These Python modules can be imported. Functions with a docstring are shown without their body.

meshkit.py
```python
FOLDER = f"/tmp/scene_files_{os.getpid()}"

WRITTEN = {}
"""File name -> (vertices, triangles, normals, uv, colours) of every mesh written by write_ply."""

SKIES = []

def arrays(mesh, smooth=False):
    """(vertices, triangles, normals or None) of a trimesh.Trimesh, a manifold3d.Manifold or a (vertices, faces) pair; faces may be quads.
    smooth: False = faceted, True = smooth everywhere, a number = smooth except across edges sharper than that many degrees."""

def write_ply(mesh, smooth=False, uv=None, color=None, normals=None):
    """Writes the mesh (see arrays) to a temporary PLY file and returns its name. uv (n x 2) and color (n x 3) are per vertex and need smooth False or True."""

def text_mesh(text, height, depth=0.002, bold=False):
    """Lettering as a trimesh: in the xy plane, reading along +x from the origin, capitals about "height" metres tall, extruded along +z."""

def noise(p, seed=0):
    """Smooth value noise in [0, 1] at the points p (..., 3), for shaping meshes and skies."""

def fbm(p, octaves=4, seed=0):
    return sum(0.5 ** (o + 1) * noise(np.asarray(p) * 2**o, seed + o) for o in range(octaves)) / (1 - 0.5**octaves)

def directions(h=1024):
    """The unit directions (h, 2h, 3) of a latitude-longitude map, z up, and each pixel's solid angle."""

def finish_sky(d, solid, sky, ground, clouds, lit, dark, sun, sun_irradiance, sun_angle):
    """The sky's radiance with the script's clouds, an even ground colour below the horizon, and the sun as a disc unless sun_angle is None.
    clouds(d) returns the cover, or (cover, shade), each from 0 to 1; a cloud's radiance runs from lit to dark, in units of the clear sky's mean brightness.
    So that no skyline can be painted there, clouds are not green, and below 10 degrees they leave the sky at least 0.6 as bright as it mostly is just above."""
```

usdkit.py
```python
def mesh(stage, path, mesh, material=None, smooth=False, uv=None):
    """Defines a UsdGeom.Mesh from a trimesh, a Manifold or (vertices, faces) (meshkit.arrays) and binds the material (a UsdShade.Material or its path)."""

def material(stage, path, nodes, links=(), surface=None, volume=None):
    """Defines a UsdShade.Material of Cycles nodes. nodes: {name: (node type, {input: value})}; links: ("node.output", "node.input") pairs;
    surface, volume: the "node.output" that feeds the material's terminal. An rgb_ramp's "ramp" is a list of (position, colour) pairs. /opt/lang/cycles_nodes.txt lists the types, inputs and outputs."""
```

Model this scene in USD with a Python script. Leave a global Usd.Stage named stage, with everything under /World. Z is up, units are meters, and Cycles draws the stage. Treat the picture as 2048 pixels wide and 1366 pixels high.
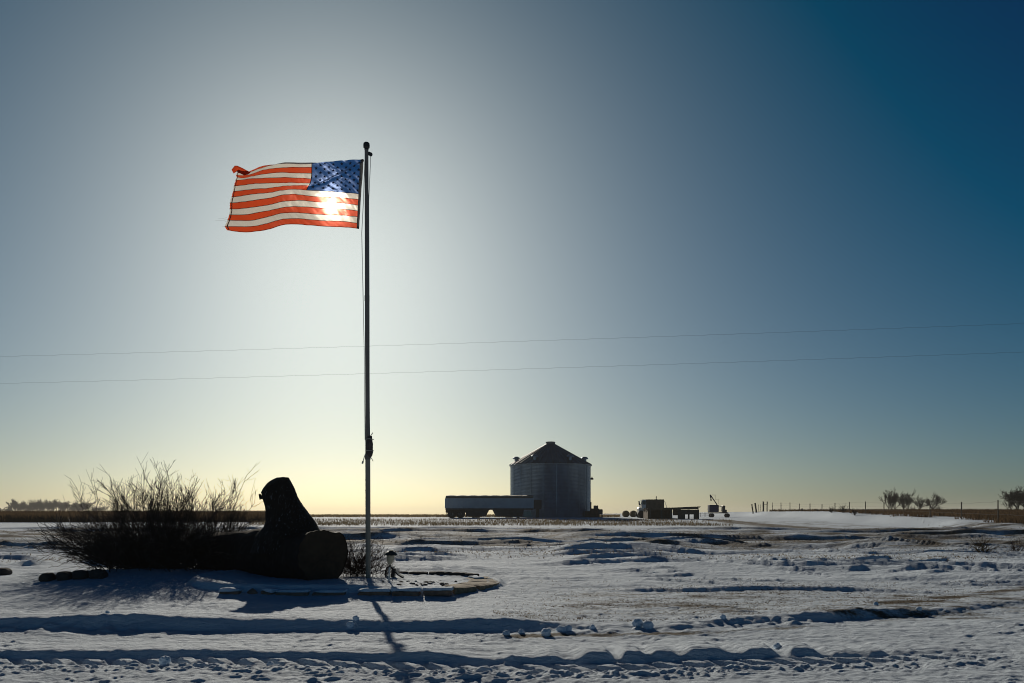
import math, random
import numpy as np, trimesh, usdkit
from meshkit import noise, fbm
from scipy.interpolate import PchipInterpolator
from pxr import Usd, UsdGeom, UsdLux, UsdShade, Gf, Sdf, Vt

# ------------------------------------------------------------------ camera, sky, sun, exposure
stage = Usd.Stage.CreateInMemory()
UsdGeom.SetStageUpAxis(stage, 'Z')
UsdGeom.Xform.Define(stage, '/World')
UsdGeom.Scope.Define(stage, '/World/Looks')
F, EYE, HY = 1700.0, 1.0, 1030.0          # focal length in photo pixels, eye height, horizon row
cam = UsdGeom.Camera.Define(stage, '/World/camera')
cam.CreateHorizontalApertureAttr(36.0)
cam.CreateFocalLengthAttr(F / 2048 * 36)
cam.CreateVerticalApertureOffsetAttr((HY - 683) / 2048 * 36)
cam.AddTransformOp().Set(Gf.Matrix4d().SetRotate(Gf.Rotation(Gf.Vec3d(1, 0, 0), 90)) * Gf.Matrix4d().SetTranslate(Gf.Vec3d(0, 0, EYE)))
cam.CreateExposureAttr(-0.42)
cam.CreateClippingRangeAttr(Gf.Vec2f(0.05, 100000.0))
SUN = np.array([-350.0, 1700.0, 601.0]); SUN /= np.linalg.norm(SUN)
dome = UsdLux.DomeLight.Define(stage, '/World/sky')
sky_look = usdkit.material(stage, '/World/Looks/sky_look', {
    's': ('sky_texture', {'sky_type': 'single_scattering', 'sun_disc': False, 'sun_elevation': math.asin(SUN[2]), 'sun_rotation': math.atan2(SUN[0], SUN[1]),
                          'altitude': 400.0, 'air_density': 0.75, 'aerosol_density': 1.5, 'ozone_density': 3.0}),
    'gain': ('vector_math', {'math_type': 'multiply_add', 'vector2': (0.78, 0.862, 0.85), 'vector3': (-1.80, -1.25, -1.15)}),
    'floor': ('vector_math', {'math_type': 'maximum', 'vector2': (0.0, 0.2, 0.55)}),
    'b': ('background_shader', {'strength': 0.05})},
    [('s.color', 'gain.vector1'), ('gain.vector', 'floor.vector1'), ('floor.vector', 'b.color')], surface='b.background')
UsdShade.MaterialBindingAPI.Apply(dome.GetPrim()).Bind(sky_look)
dome.GetPrim().SetCustomDataByKey('kind', 'structure')
sun = UsdLux.DistantLight.Define(stage, '/World/sun')
sun.CreateIntensityAttr(1.12); sun.CreateNormalizeAttr(True); sun.CreateAngleAttr(0.5)
sun.CreateColorAttr(Gf.Vec3f(1.0, 0.90, 0.76))
sun.AddTransformOp().Set(Gf.Matrix4d().SetRotate(Gf.Rotation(Gf.Vec3d(0, 0, 1), Gf.Vec3d(*SUN))))

rng = np.random.default_rng(7)

# ------------------------------------------------------------------ helpers
used = {}
def fresh(parent, name):
    k = used.get((parent, name), 0); used[(parent, name)] = k + 1
    return f'{parent}/{name}' + (f'_{k:03d}' if k else '')
def tag(prim, label=None, cat=None, group=None, kind=None):
    for k, v in (('label', label), ('category', cat), ('group', group), ('kind', kind)):
        if v: prim.SetCustomDataByKey(k, v)
    return prim
class T:                                           # a thing: an Xform whose children are its parts
    def __init__(s, name, label, cat, loc=(0, 0, 0), rotz=0.0, group=None):
        s.path = fresh('/World', name); s.loc = np.array(loc, float); s.rotz = rotz
        x = UsdGeom.Xform.Define(stage, s.path); x.AddTranslateOp().Set(Gf.Vec3d(*map(float, loc)))
        if rotz: x.AddRotateZOp().Set(math.degrees(rotz))
        s.prim = tag(x.GetPrim(), label, cat, group)
def obj(name, mesh, mat, parent=None, smooth=False, world=False):
    """one Mesh prim; parent a T, a Mesh prim path or None; world=True: vertices are in world coordinates."""
    if hasattr(mesh, 'vertices'): mesh = (np.array(mesh.vertices), np.array(mesh.faces))
    v = np.asarray(mesh[0], float)
    if world and isinstance(parent, T): v = v - parent.loc
    pp = parent.path if isinstance(parent, T) else (parent or '/World')
    return usdkit.mesh(stage, fresh(pp, name), (v, mesh[1]), mat, smooth=smooth)
def copy_of(src, name, label, cat, loc, rotz=0.0, scale=1.0, group=None):
    p = fresh('/World', name)
    x = UsdGeom.Xform.Define(stage, p); pr = x.GetPrim()
    pr.GetReferences().AddInternalReference(src.path); 
    x.ClearXformOpOrder()
    x.AddTranslateOp().Set(Gf.Vec3d(*map(float, loc)))
    x.AddRotateZOp().Set(math.degrees(rotz))
    sc = scale if np.ndim(scale) else (scale,) * 3
    x.AddScaleOp().Set(Gf.Vec3f(*map(float, sc)))
    pr.SetInstanceable(True)
    return tag(pr, label, cat, group)
def wp(px, py, Y):                                 # the point at depth Y that the photo shows at (px, py)
    return np.array([(px - 1024) / F * Y, Y, EYE + (HY - py) / F * Y])
class MB:                                          # collects pieces of one mesh
    def __init__(s): s.v, s.f, s.n = [], [], 0
    def add(s, v, f):
        v = np.asarray(v, float); f = np.asarray(f, int)
        if f.shape[1] == 4: f = np.vstack([f[:, [0, 1, 2]], f[:, [0, 2, 3]]])
        s.v.append(v); s.f.append(f + s.n); s.n += len(v); return s
    def tm(s, m): return s.add(m.vertices, m.faces)
    def box(s, c, size, rot=None, bev=0.0):
        sx, sy, sz = np.array(size) / 2.0
        b = min(bev, sx * .9, sy * .9, sz * .9)
        if b > 0:
            pts = []
            for ix in (-1, 1):
                for iy in (-1, 1):
                    for iz in (-1, 1):
                        pts += [(ix * sx, iy * (sy - b), iz * (sz - b)), (ix * (sx - b), iy * sy, iz * (sz - b)), (ix * (sx - b), iy * (sy - b), iz * sz)]
            m = trimesh.convex.convex_hull(np.array(pts))
        else: m = trimesh.creation.box([2 * sx, 2 * sy, 2 * sz])
        v = np.array(m.vertices)
        if rot is not None: v = v @ np.asarray(rot).T
        return s.add(v + np.asarray(c, float), m.faces)
    def tube(s, pts, r, sides=4, cap=True):
        p = np.asarray(pts, float); n = len(p); r = np.broadcast_to(r, (n,)) if np.ndim(r) == 0 or len(np.atleast_1d(r)) == n else np.linspace(r[0], r[-1], n)
        t = np.gradient(p, axis=0); t /= np.linalg.norm(t, axis=1, keepdims=True) + 1e-12
        ref = np.array([0, 0, 1.0]) if abs(t[0, 2]) < .9 else np.array([1.0, 0, 0])
        a = np.cross(t, ref); a /= np.linalg.norm(a, axis=1, keepdims=True) + 1e-12
        b = np.cross(t, a); ang = np.arange(sides) * 2 * np.pi / sides
        v = (p[:, None] + r[:, None, None] * (np.cos(ang)[None, :, None] * a[:, None] + np.sin(ang)[None, :, None] * b[:, None])).reshape(-1, 3)
        i, j = np.meshgrid(np.arange(n - 1), np.arange(sides), indexing='ij'); j2 = (j + 1) % sides
        q = np.stack([i * sides + j, i * sides + j2, (i + 1) * sides + j2, (i + 1) * sides + j], -1).reshape(-1, 4)
        s.add(v, q)
        if cap and sides > 3:
            for e in (0, n - 1):
                k = s.n; s.v.append(p[e][None]); s.n += 1
                base = k - n * sides + e * sides if e == 0 else k - 1 - sides
                ring = base + np.arange(sides)
                s.f.append(np.stack([ring, np.roll(ring, -1), np.full(sides, k)], 1))
        return s
    def cyl(s, a, b, r, sides=16): return s.tube([a, b], (r, r), sides)
    def lathe(s, prof, c=(0, 0, 0), sides=24):
        prof = np.asarray(prof, float); n = len(prof); ang = np.arange(sides) * 2 * np.pi / sides
        v = np.stack([prof[:, 0][:, None] * np.cos(ang), prof[:, 0][:, None] * np.sin(ang), np.repeat(prof[:, 1][:, None], sides, 1)], -1).reshape(-1, 3) + np.asarray(c)
        i, j = np.meshgrid(np.arange(n - 1), np.arange(sides), indexing='ij'); j2 = (j + 1) % sides
        return s.add(v, np.stack([i * sides + j, i * sides + j2, (i + 1) * sides + j2, (i + 1) * sides + j], -1).reshape(-1, 4))
    def quad(s, a, b, c, d): return s.add([a, b, c, d], [[0, 1, 2, 3]])
    @property
    def mesh(s): return (np.vstack(s.v), np.vstack(s.f))
def rz(a): c, s = math.cos(a), math.sin(a); return np.array([[c, -s, 0], [s, c, 0], [0, 0, 1]])
def ry(a): c, s = math.cos(a), math.sin(a); return np.array([[c, 0, s], [0, 1, 0], [-s, 0, c]])
def rx(a): c, s = math.cos(a), math.sin(a); return np.array([[1, 0, 0], [0, c, -s], [0, s, c]])
def prism(poly, y0, y1):                           # polygon in (x, z), extruded along y
    from shapely.geometry import Polygon
    m = trimesh.creation.extrude_polygon(Polygon(poly), y1 - y0, engine='earcut')
    v = np.array(m.vertices); v = np.stack([v[:, 0], y1 - v[:, 2], v[:, 1]], 1)
    return trimesh.Trimesh(v, m.faces, process=False)
def ss(a, b, x): t = np.clip((x - a) / (b - a), 0, 1); return t * t * (3 - 2 * t)

# ------------------------------------------------------------------ materials
def mat(name, col, rough=.7, metal=0.0, var=0.0, scale=8.0, bump=0.0, bscale=40.0, col2=None, spec=.4, stretch=(1, 1, 1)):
    nodes = {'p': ('principled_bsdf', {'base_color': col, 'roughness': rough, 'metallic': metal, 'specular_ior_level': spec})}
    links = []
    if var or bump or col2 is not None:
        nodes['tc'] = ('texture_coordinate', {}); nodes['mp'] = ('mapping', {'scale': stretch}); links.append(('tc.object', 'mp.vector'))
    if var or col2 is not None:
        nodes['n'] = ('noise_texture', {'scale': scale, 'detail': 5.0, 'roughness': .6})
        lo = tuple(c * (1 - var) for c in col); hi = col2 if col2 is not None else tuple(min(c * (1 + var), .95) for c in col)
        nodes['r'] = ('rgb_ramp', {'ramp': [(.3, lo), (.7, hi)]})
        links += [('mp.vector', 'n.vector'), ('n.fac', 'r.fac'), ('r.color', 'p.base_color')]
    if bump:
        nodes['bn'] = ('noise_texture', {'scale': bscale, 'detail': 6.0, 'roughness': .65})
        nodes['bu'] = ('bump', {'strength': bump, 'distance': .02})
        links += [('mp.vector', 'bn.vector'), ('bn.fac', 'bu.height'), ('bu.normal', 'p.normal')]
    return usdkit.material(stage, '/World/Looks/' + name, nodes, links, surface='p.BSDF')

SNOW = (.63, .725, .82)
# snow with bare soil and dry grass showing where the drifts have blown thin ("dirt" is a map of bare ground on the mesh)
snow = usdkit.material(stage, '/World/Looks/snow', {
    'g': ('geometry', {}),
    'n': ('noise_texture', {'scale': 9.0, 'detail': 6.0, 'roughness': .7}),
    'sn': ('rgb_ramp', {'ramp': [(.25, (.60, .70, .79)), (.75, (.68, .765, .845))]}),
    'd': ('attribute', {'attribute': 'dirt'}),
    'dn': ('noise_texture', {'scale': 26.0, 'detail': 8.0, 'roughness': .75}),
    'add': ('math', {'math_type': 'multiply_add', 'value2': .9, 'value3': -.45}),
    'sum': ('math', {'math_type': 'add'}),
    'dm': ('map_range', {'from_min': .38, 'from_max': .62, 'clamp': True}),
    'dc': ('rgb_ramp', {'ramp': [(.3, (.035, .028, .02)), (.55, (.085, .068, .045)), (.8, (.17, .14, .09))]}),
    'mx': ('mix', {}),
    'bm': ('mapping', {'scale': (.45, 1.0, 1.0)}), 'bn': ('noise_texture', {'scale': 5.0, 'detail': 12.0, 'roughness': .72}),
    'bu': ('bump', {'strength': 1.0, 'distance': .085}),
    'p': ('principled_bsdf', {'roughness': .85, 'specular_ior_level': .15})},
    [('g.position', 'n.vector'), ('n.fac', 'sn.fac'), ('g.position', 'dn.vector'), ('dn.fac', 'add.value1'), ('add.value', 'sum.value1'), ('d.fac', 'sum.value2'),
     ('sum.value', 'dm.value'), ('dn.fac', 'dc.fac'), ('dm.result', 'mx.fac'), ('sn.color', 'mx.color1'), ('dc.color', 'mx.color2'), ('mx.color', 'p.base_color'),
     ('g.position', 'bm.vector'), ('bm.vector', 'bn.vector'), ('bn.fac', 'bu.height'), ('bu.normal', 'p.normal')], surface='p.BSDF')
clod_m = mat('packed_snow', SNOW, .85, var=.06, scale=20, bump=.5, bscale=60, spec=.15)
# bark with blown snow caught in the furrows
def bark_mat(name, col, snowiness, sc):
    return usdkit.material(stage, '/World/Looks/' + name, {
        'tc': ('texture_coordinate', {}), 'mp': ('mapping', {'scale': sc}),
        'n': ('noise_texture', {'scale': 9.0, 'detail': 7.0, 'roughness': .7}), 'r': ('rgb_ramp', {'ramp': [(.3, tuple(c * .45 for c in col)), (.7, tuple(c * 1.4 for c in col))]}),
        'n2': ('noise_texture', {'scale': 38.0, 'detail': 6.0, 'roughness': .8}), 'm': ('map_range', {'from_min': .58 - snowiness, 'from_max': .74 - snowiness, 'to_max': .55, 'clamp': True}),
        'mx': ('mix', {'color2': SNOW}), 'bu': ('bump', {'strength': 1.0, 'distance': .03}),
        'p': ('principled_bsdf', {'roughness': .9, 'specular_ior_level': .2})},
        [('tc.object', 'mp.vector'), ('mp.vector', 'n.vector'), ('n.fac', 'r.fac'), ('mp.vector', 'n2.vector'), ('n2.fac', 'm.value'), ('m.result', 'mx.fac'), ('r.color', 'mx.color1'),
         ('mx.color', 'p.base_color'), ('n.fac', 'bu.height'), ('bu.normal', 'p.normal')], surface='p.BSDF')
bark = bark_mat('bark', (.018, .0145, .012), -.2, (1.5, 1.5, .5))
bark_snowy = bark_mat('snowy_bark', (.018, .0145, .012), .0, (1, 1, .28))
cutwood = mat('cut_wood', (.034, .022, .012), .9, var=.5, scale=5, bump=.5, bscale=18)
twig = mat('twig', (.024, .017, .013), .8, var=.3, scale=4)
redtwig = mat('red_twig', (.045, .02, .015), .8, var=.3, scale=6)
farwood = mat('tree_bark', (.06, .048, .040), .9, var=.3, scale=.6)
def straw(name, col, sc):
    return usdkit.material(stage, '/World/Looks/' + name, {'g': ('geometry', {}), 'n': ('noise_texture', {'scale': sc, 'detail': 4.0}), 'r': ('rgb_ramp', {'ramp': [(.3, tuple(c * .55 for c in col)), (.7, tuple(c * 1.35 for c in col))]}),
        'd': ('diffuse_bsdf', {}), 't': ('translucent_bsdf', {}), 'm': ('mix_closure', {'fac': .5})},
        [('g.position', 'n.vector'), ('n.fac', 'r.fac'), ('r.color', 'd.color'), ('r.color', 't.color'), ('d.BSDF', 'm.closure1'), ('t.BSDF', 'm.closure2')], surface='m.closure')
drygrass = straw('dry_grass', (.15, .112, .062), .8); darkgrass = straw('dark_dry_grass', (.085, .058, .034), .5); cornstalk = straw('corn_stubble', (.13, .105, .068), 2.5)
poletop = mat('weathered_pole_paint', (.15, .135, .12), .45, var=.25, scale=3, stretch=(1, 1, .3))
polebot = mat('pale_pole_paint', (.24, .22, .18), .5, var=.2, scale=4, stretch=(1, 1, .3))
darkmetal = mat('dark_metal', (.05, .048, .045), .5, metal=.5)
rope_m = mat('rope', (.45, .42, .36), .9)
cloth_dark = mat('dark_wrapping', (.075, .06, .055), .8, var=.4, scale=12)
stone_dark = mat('dark_stone', (.045, .038, .034), .9, var=.4, scale=9, bump=.6, bscale=25)
stone_tan = mat('tan_paver', (.21, .165, .105), .9, var=.4, scale=14, bump=.4, bscale=50)
stone_red = mat('edging_block', (.21, .135, .095), .9, var=.35, scale=12, bump=.5, bscale=40)
plastic_black = mat('black_plastic', (.02, .02, .022), .45)
frosted = usdkit.material(stage, '/World/Looks/frosted_glass', {'d': ('translucent_bsdf', {'color': (.62, .58, .44)}), 'p': ('principled_bsdf', {'base_color': (.72, .68, .55), 'roughness': .35}), 'm': ('mix_closure', {'fac': .5})},
                          [('d.BSDF', 'm.closure1'), ('p.BSDF', 'm.closure2')], surface='m.closure')
steel = mat('galvanised_steel', (.23, .29, .34), .40, metal=.75, var=.22, scale=.9, stretch=(1, 1, .35))
steel_dark = mat('roof_steel', (.14, .15, .16), .5, metal=.5, var=.2, scale=1.2)
trailer_side = mat('grey_trailer_side', (.36, .40, .43), .55, metal=.1, var=.1, scale=.7)
tarp = mat('tan_tarp', (.30, .22, .15), .7, var=.2, scale=2)
dirtysteel = mat('dirty_frame', (.07, .06, .055), .8, var=.4, scale=2)
tyre_m = mat('tyre_rubber', (.02, .02, .02), .85)
rim_m = mat('wheel_rim', (.30, .30, .30), .5, metal=.5)
rustwood = mat('weathered_boards', (.13, .095, .065), .9, var=.4, scale=3, stretch=(1, 1, .4))
rusty = mat('rusty_metal', (.13, .06, .035), .8, var=.4, scale=4)
paintblue = mat('dull_blue_paint', (.018, .03, .07), .85, var=.3, scale=3)
paintwhite = mat('dull_white_paint', (.60, .60, .57), .5, var=.1, scale=3)
darkglass = mat('dark_window_glass', (.03, .035, .04), .08, spec=.7)
fencewood = mat('grey_post_wood', (.10, .08, .06), .9, var=.3, scale=5)
wire_m = mat('dull_wire', (.10, .10, .10), .6, metal=.5)
hay = mat('hay', (.20, .13, .06), .95, var=.35, scale=6, bump=.6, bscale=18)

# ------------------------------------------------------------------ the ground, one sheet to the horizon
_ramp = PchipInterpolator([-200, 0, 55, 68, 112, 135, 220, 400], [0, 0, 0, .06, .66, .72, .80, .80])
def fence_x(y): return 36.2 + (np.clip(y, 50, 150) - 62) * .073
def base_z(x, y):
    z = _ramp(np.clip(y, -200, 400))
    rise = np.interp(y, [50, 64, 72, 82, 136, 160], [.0, .52, .70, .85, 1.0, 1.0])
    fx = fence_x(y)
    edge = fx - 5.0 + 2.0 * (noise(np.stack([x * 0, y * .16, y * 0], -1), 5) - .5)
    bank = ss(edge, edge + 4.6, x)
    drift = .13 * np.exp(-((x - edge - 3.2) / 1.1) ** 2) * ss(50, 60, y) * (1 - ss(120, 150, y))
    sc = .38 * (noise(np.stack([x * .16 + y * .05, y * .11, x * 0], -1), 23) - .5) + .16 * (noise(np.stack([x * .4, y * .3, x * 0], -1), 24) - .5)
    return z + rise * bank * (.82 + .0 * x) + drift + sc * bank * (1 - bank) * 4 * ss(48, 58, y)
def track_a(x): return 7.43 + .075 * np.maximum(x + .2, 0) ** 1.9
def track_b(x): return 5.98 - .20 * ss(-2.5, .3, x) + .30 * ss(.3, 2.2, x) + .10 * np.maximum(x - 2, 0) ** 1.5
BEDX, BEDY = -1.25, 11.95
def bed_d(x, y):                                   # signed distance to the flower bed's rounded outline
    qx = np.maximum(np.abs(x + 2.2) - .95, 0); ex = np.where(x > -2.2, qx / .95, qx / 1.1)
    return np.sqrt(ex ** 2 + ((y - BEDY) / 1.0) ** 2) - 1.22
def bush_mound(x, y): return .15 * np.exp(-(((x + 5.2) / 1.6) ** 2 + ((y - 12.9) / 1.2) ** 2))
def height(x, y, detail=True):
    x = np.asarray(x, float); y = np.asarray(y, float); x, y = np.broadcast_arrays(x, y)
    z = base_z(x, y)
    near = 1 - ss(150, 400, np.hypot(x, y))
    def N(sx, sy, sd, wx=0.0): return noise(np.stack([x * sx + wx, y * sy, x * 0 + sd * 7.3], -1), sd)
    # the bed, and the dip in front of it
    d = bed_d(x, y)
    z = z + (.085 - .035 * ss(-2.0, -1.4, x)) * (1 - ss(-.10, .03, d)) - .05 * np.exp(-((y - 10.25) / .45) ** 2) * ss(-4.6, -3.4, x) * (1 - ss(-.8, -.1, x))
    z = z + bush_mound(x, y)
    # long soft drifts, then wind-cut ridges with a steep side
    warp = 1.4 * (N(.35, .35, 11) - .5)
    def rid(sx, sy, sd, p=1.0):
        n = noise(np.stack([x * sx, y * sy + warp + .22 * x * sy, x * 0 + sd], -1), sd)
        return np.clip(1 - np.abs(2 * n - 1) * 1.15, 0, 1) ** p
    far = ss(10.5, 13.5, y + .10 * x) * (1 - .8 * ss(45, 62, y))
    inbed = 1 - ss(-.3, .25, d)
    midr = far * (1 - .75 * inbed)
    patch = ss(.35, .6, N(.11, .25, 21))
    def cut(fy, wx, wa, A, k, sd):                  # steps with a steep side towards the road and a long tail behind
        p = y * fy + wa * noise(np.stack([x * wx, y * fy * .45, x * 0], -1), sd) + .04 * x
        f = p - np.floor(p); a = noise(np.stack([x * wx * 1.5, y * fy * .8, x * 0 + 3.3], -1), sd + 1)
        return A * ss(k, k + .22, a) * ss(0, .13, f) * (1 - f) ** 1.2
    z = z + midr * (1 - ss(26, 40, y)) * (cut(.62, .30, 2.4, .125, .44, 101) + cut(1.25, .55, 2.0, .055, .42, 104))
    z = z + ss(7.9, 8.8, y - track_a(x) + 7.4) * (1 - ss(10.5, 13.5, y + .10 * x)) * ss(-.6, .8, x) * cut(.80, .26, 1.5, .075, .50, 107)
    rough = ss(15, 20, y) * (1 - ss(54, 64, y)) * inbed
    z = z + rough * (cut(.55, .14, 3.0, .060, .30, 111) + cut(1.0, .30, 2.5, .040, .25, 114) + cut(1.5, .6, 1.5, .022, .35, 117))
    z = z + .06 * midr * (N(.25, .5, 3) - .5) + midr * (.02 + .03 * patch) * rid(.35, .95, 4, 1.6)
    z = z + midr * .012 * (rid(1.1, 2.6, 14, 1.2) - .3) * (1 - ss(40, 58, y)) + .13 * ss(18, 26, y) * (1 - ss(52, 62, y)) * (rid(.22, .75, 15, 1.5) - .3) * .8
    z = z + .16 * ss(16, 22, y) * (1 - ss(34, 50, y)) * (rid(.12, .30, 8, 1.8) - .3)
    for yr, hr, wr, sd in ((20.5, .10, .6, 30), (24.5, .15, .7, 31), (28.5, .12, .7, 36), (33, .20, .8, 32), (39.5, .22, 1.0, 33), (47, .20, 1.1, 34), (57.5, .18, 1.2, 35)):   # plough and wheel berms beside the road
        yc = yr + 1.6 * (noise(np.stack([x * .05, x * 0, x * 0], -1), sd) - .5) - .03 * x
        s = y - yc
        z = z + hr * ss(.30, .75, noise(np.stack([x * .13, y * .1, x * 0], -1), sd + 9)) * (.8 + .4 * noise(np.stack([x * .9, y * .3, x * 0], -1), sd + 19)) * ss(-wr * .5, 0, s) * (1 - ss(0, wr * 2.6, s))
    # near ground
    nr = 1 - ss(10.5, 13.5, y + .10 * x)
    z = z + nr * (.05 * (N(.5, .8, 40) - .5)  + .010 * rid(1.2, 3.2, 42))
    a = track_a(x); s = y - a
    wob = .10 * (N(1.1, .0, 51) - .5) + .03 * (N(4.0, .0, 52) - .5)
    ha = (.085 + (.10 + .03 * ss(0, .8, x)) * (N(.9, 0, 53) - .42)) * (1 - .45 * ss(-.2, .5, x) * (1 - ss(1.2, 2.0, x))) * (1 - .7 * ss(4.0, 5.5, x))
    sw = s + wob
    ha = ha * (1 - .3 * ss(0, 1, x))
    z = z + np.maximum(ha, .01) * ss(-.20, .0, sw) * (1 - .8 * ss(.05, 1.5, sw)) - .015 * np.exp(-((sw + .55) / .4) ** 2)
    lump = np.clip(N(5.5, 5.5, 54) - .5, 0, 1) * 1.6 + np.clip(N(12, 13, 56) - .5, 0, 1) * 1.2
    z = z + .06 * lump * np.exp(-((sw + .18) / .16) ** 2) * ss(.42, .62, N(.8, .5, 55))
    b = track_b(x); s = y - b
    fade = (1 - .6 * ss(-.7, -.1, x) * (1 - ss(.0, .4, x))) * (1 - ss(2.0, 4.0, x))
    hb = (.055 + .035 * (N(.7, 0, 61) - .4)) * fade
    ph0 = x / .31 + .9 * noise(np.stack([x * 1.7, x * 0, x * 0], -1), 67); tri0 = np.abs((ph0 % 1) - .5) * 2; hb = hb * (1 - ss(-.1, .3, x) * (.25 + .65 * noise(np.stack([np.floor(ph0) * 1.37, y * 0, x * 0], -1), 68)) * (1 - ss(.1, .6, tri0))) * (1 - .45 * ss(0, .5, x) * ss(.4, .6, N(1.9, 0, 69)))
    sw = s + .05 * (N(1.6, 0, 62) - .5)
    z = z + hb * ss(-.13, 0, sw) * (1 - ss(.05, .9, sw))
    ph = (x + .9 * sw) / .215; tri = np.abs((ph % 1) - .5) * 2
    lug = ss(.35, .6, tri) * np.exp(-((sw + .20) / .10) ** 4)
    z = z + (.034 * lug - .02 * np.exp(-((sw + .2) / .15) ** 4)) * fade
    crumb = .6 * np.clip(N(9, 11, 63) - .48, 0, 1) + .7 * np.clip(N(19, 25, 64) - .5, 0, 1) + .45 * np.clip(N(37, 45, 66) - .5, 0, 1)
    z = z + .058 * (1 - .5 * ss(1.5, 3, x)) * crumb * np.exp(-((sw + .50) / .17) ** 2) + .012 * crumb * np.exp(-((sw + .5) / .6) ** 2)
    z = z + .03 * rid(.6, 1.8, 65) * (1 - ss(5.2, 5.5, y)) * ss(4.4, 4.8, y)
    # crumbly surface
    if detail:
        z = z + near * ((.010 + .012 * ss(.5, .7, N(.4, .9, 71))) * (fbm(np.stack([x * 3.0, y * 5.5, x * 0], -1), 4, 72) - .5) * (1 - .7 * ss(14, 24, y))
                        + .010 * (noise(np.stack([x * 13, y * 18, x * 0], -1), 73) - .5) + .006 * (noise(np.stack([x * 31, y * 37, x * 0], -1), 74) - .5)
                        + .022 * np.clip(fbm(np.stack([x * 6, y * 9, x * 0], -1), 4, 75) - .58, 0, 1) * 3 * ss(.45, .6, N(.7, 1.4, 76)))
    return z
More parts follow.
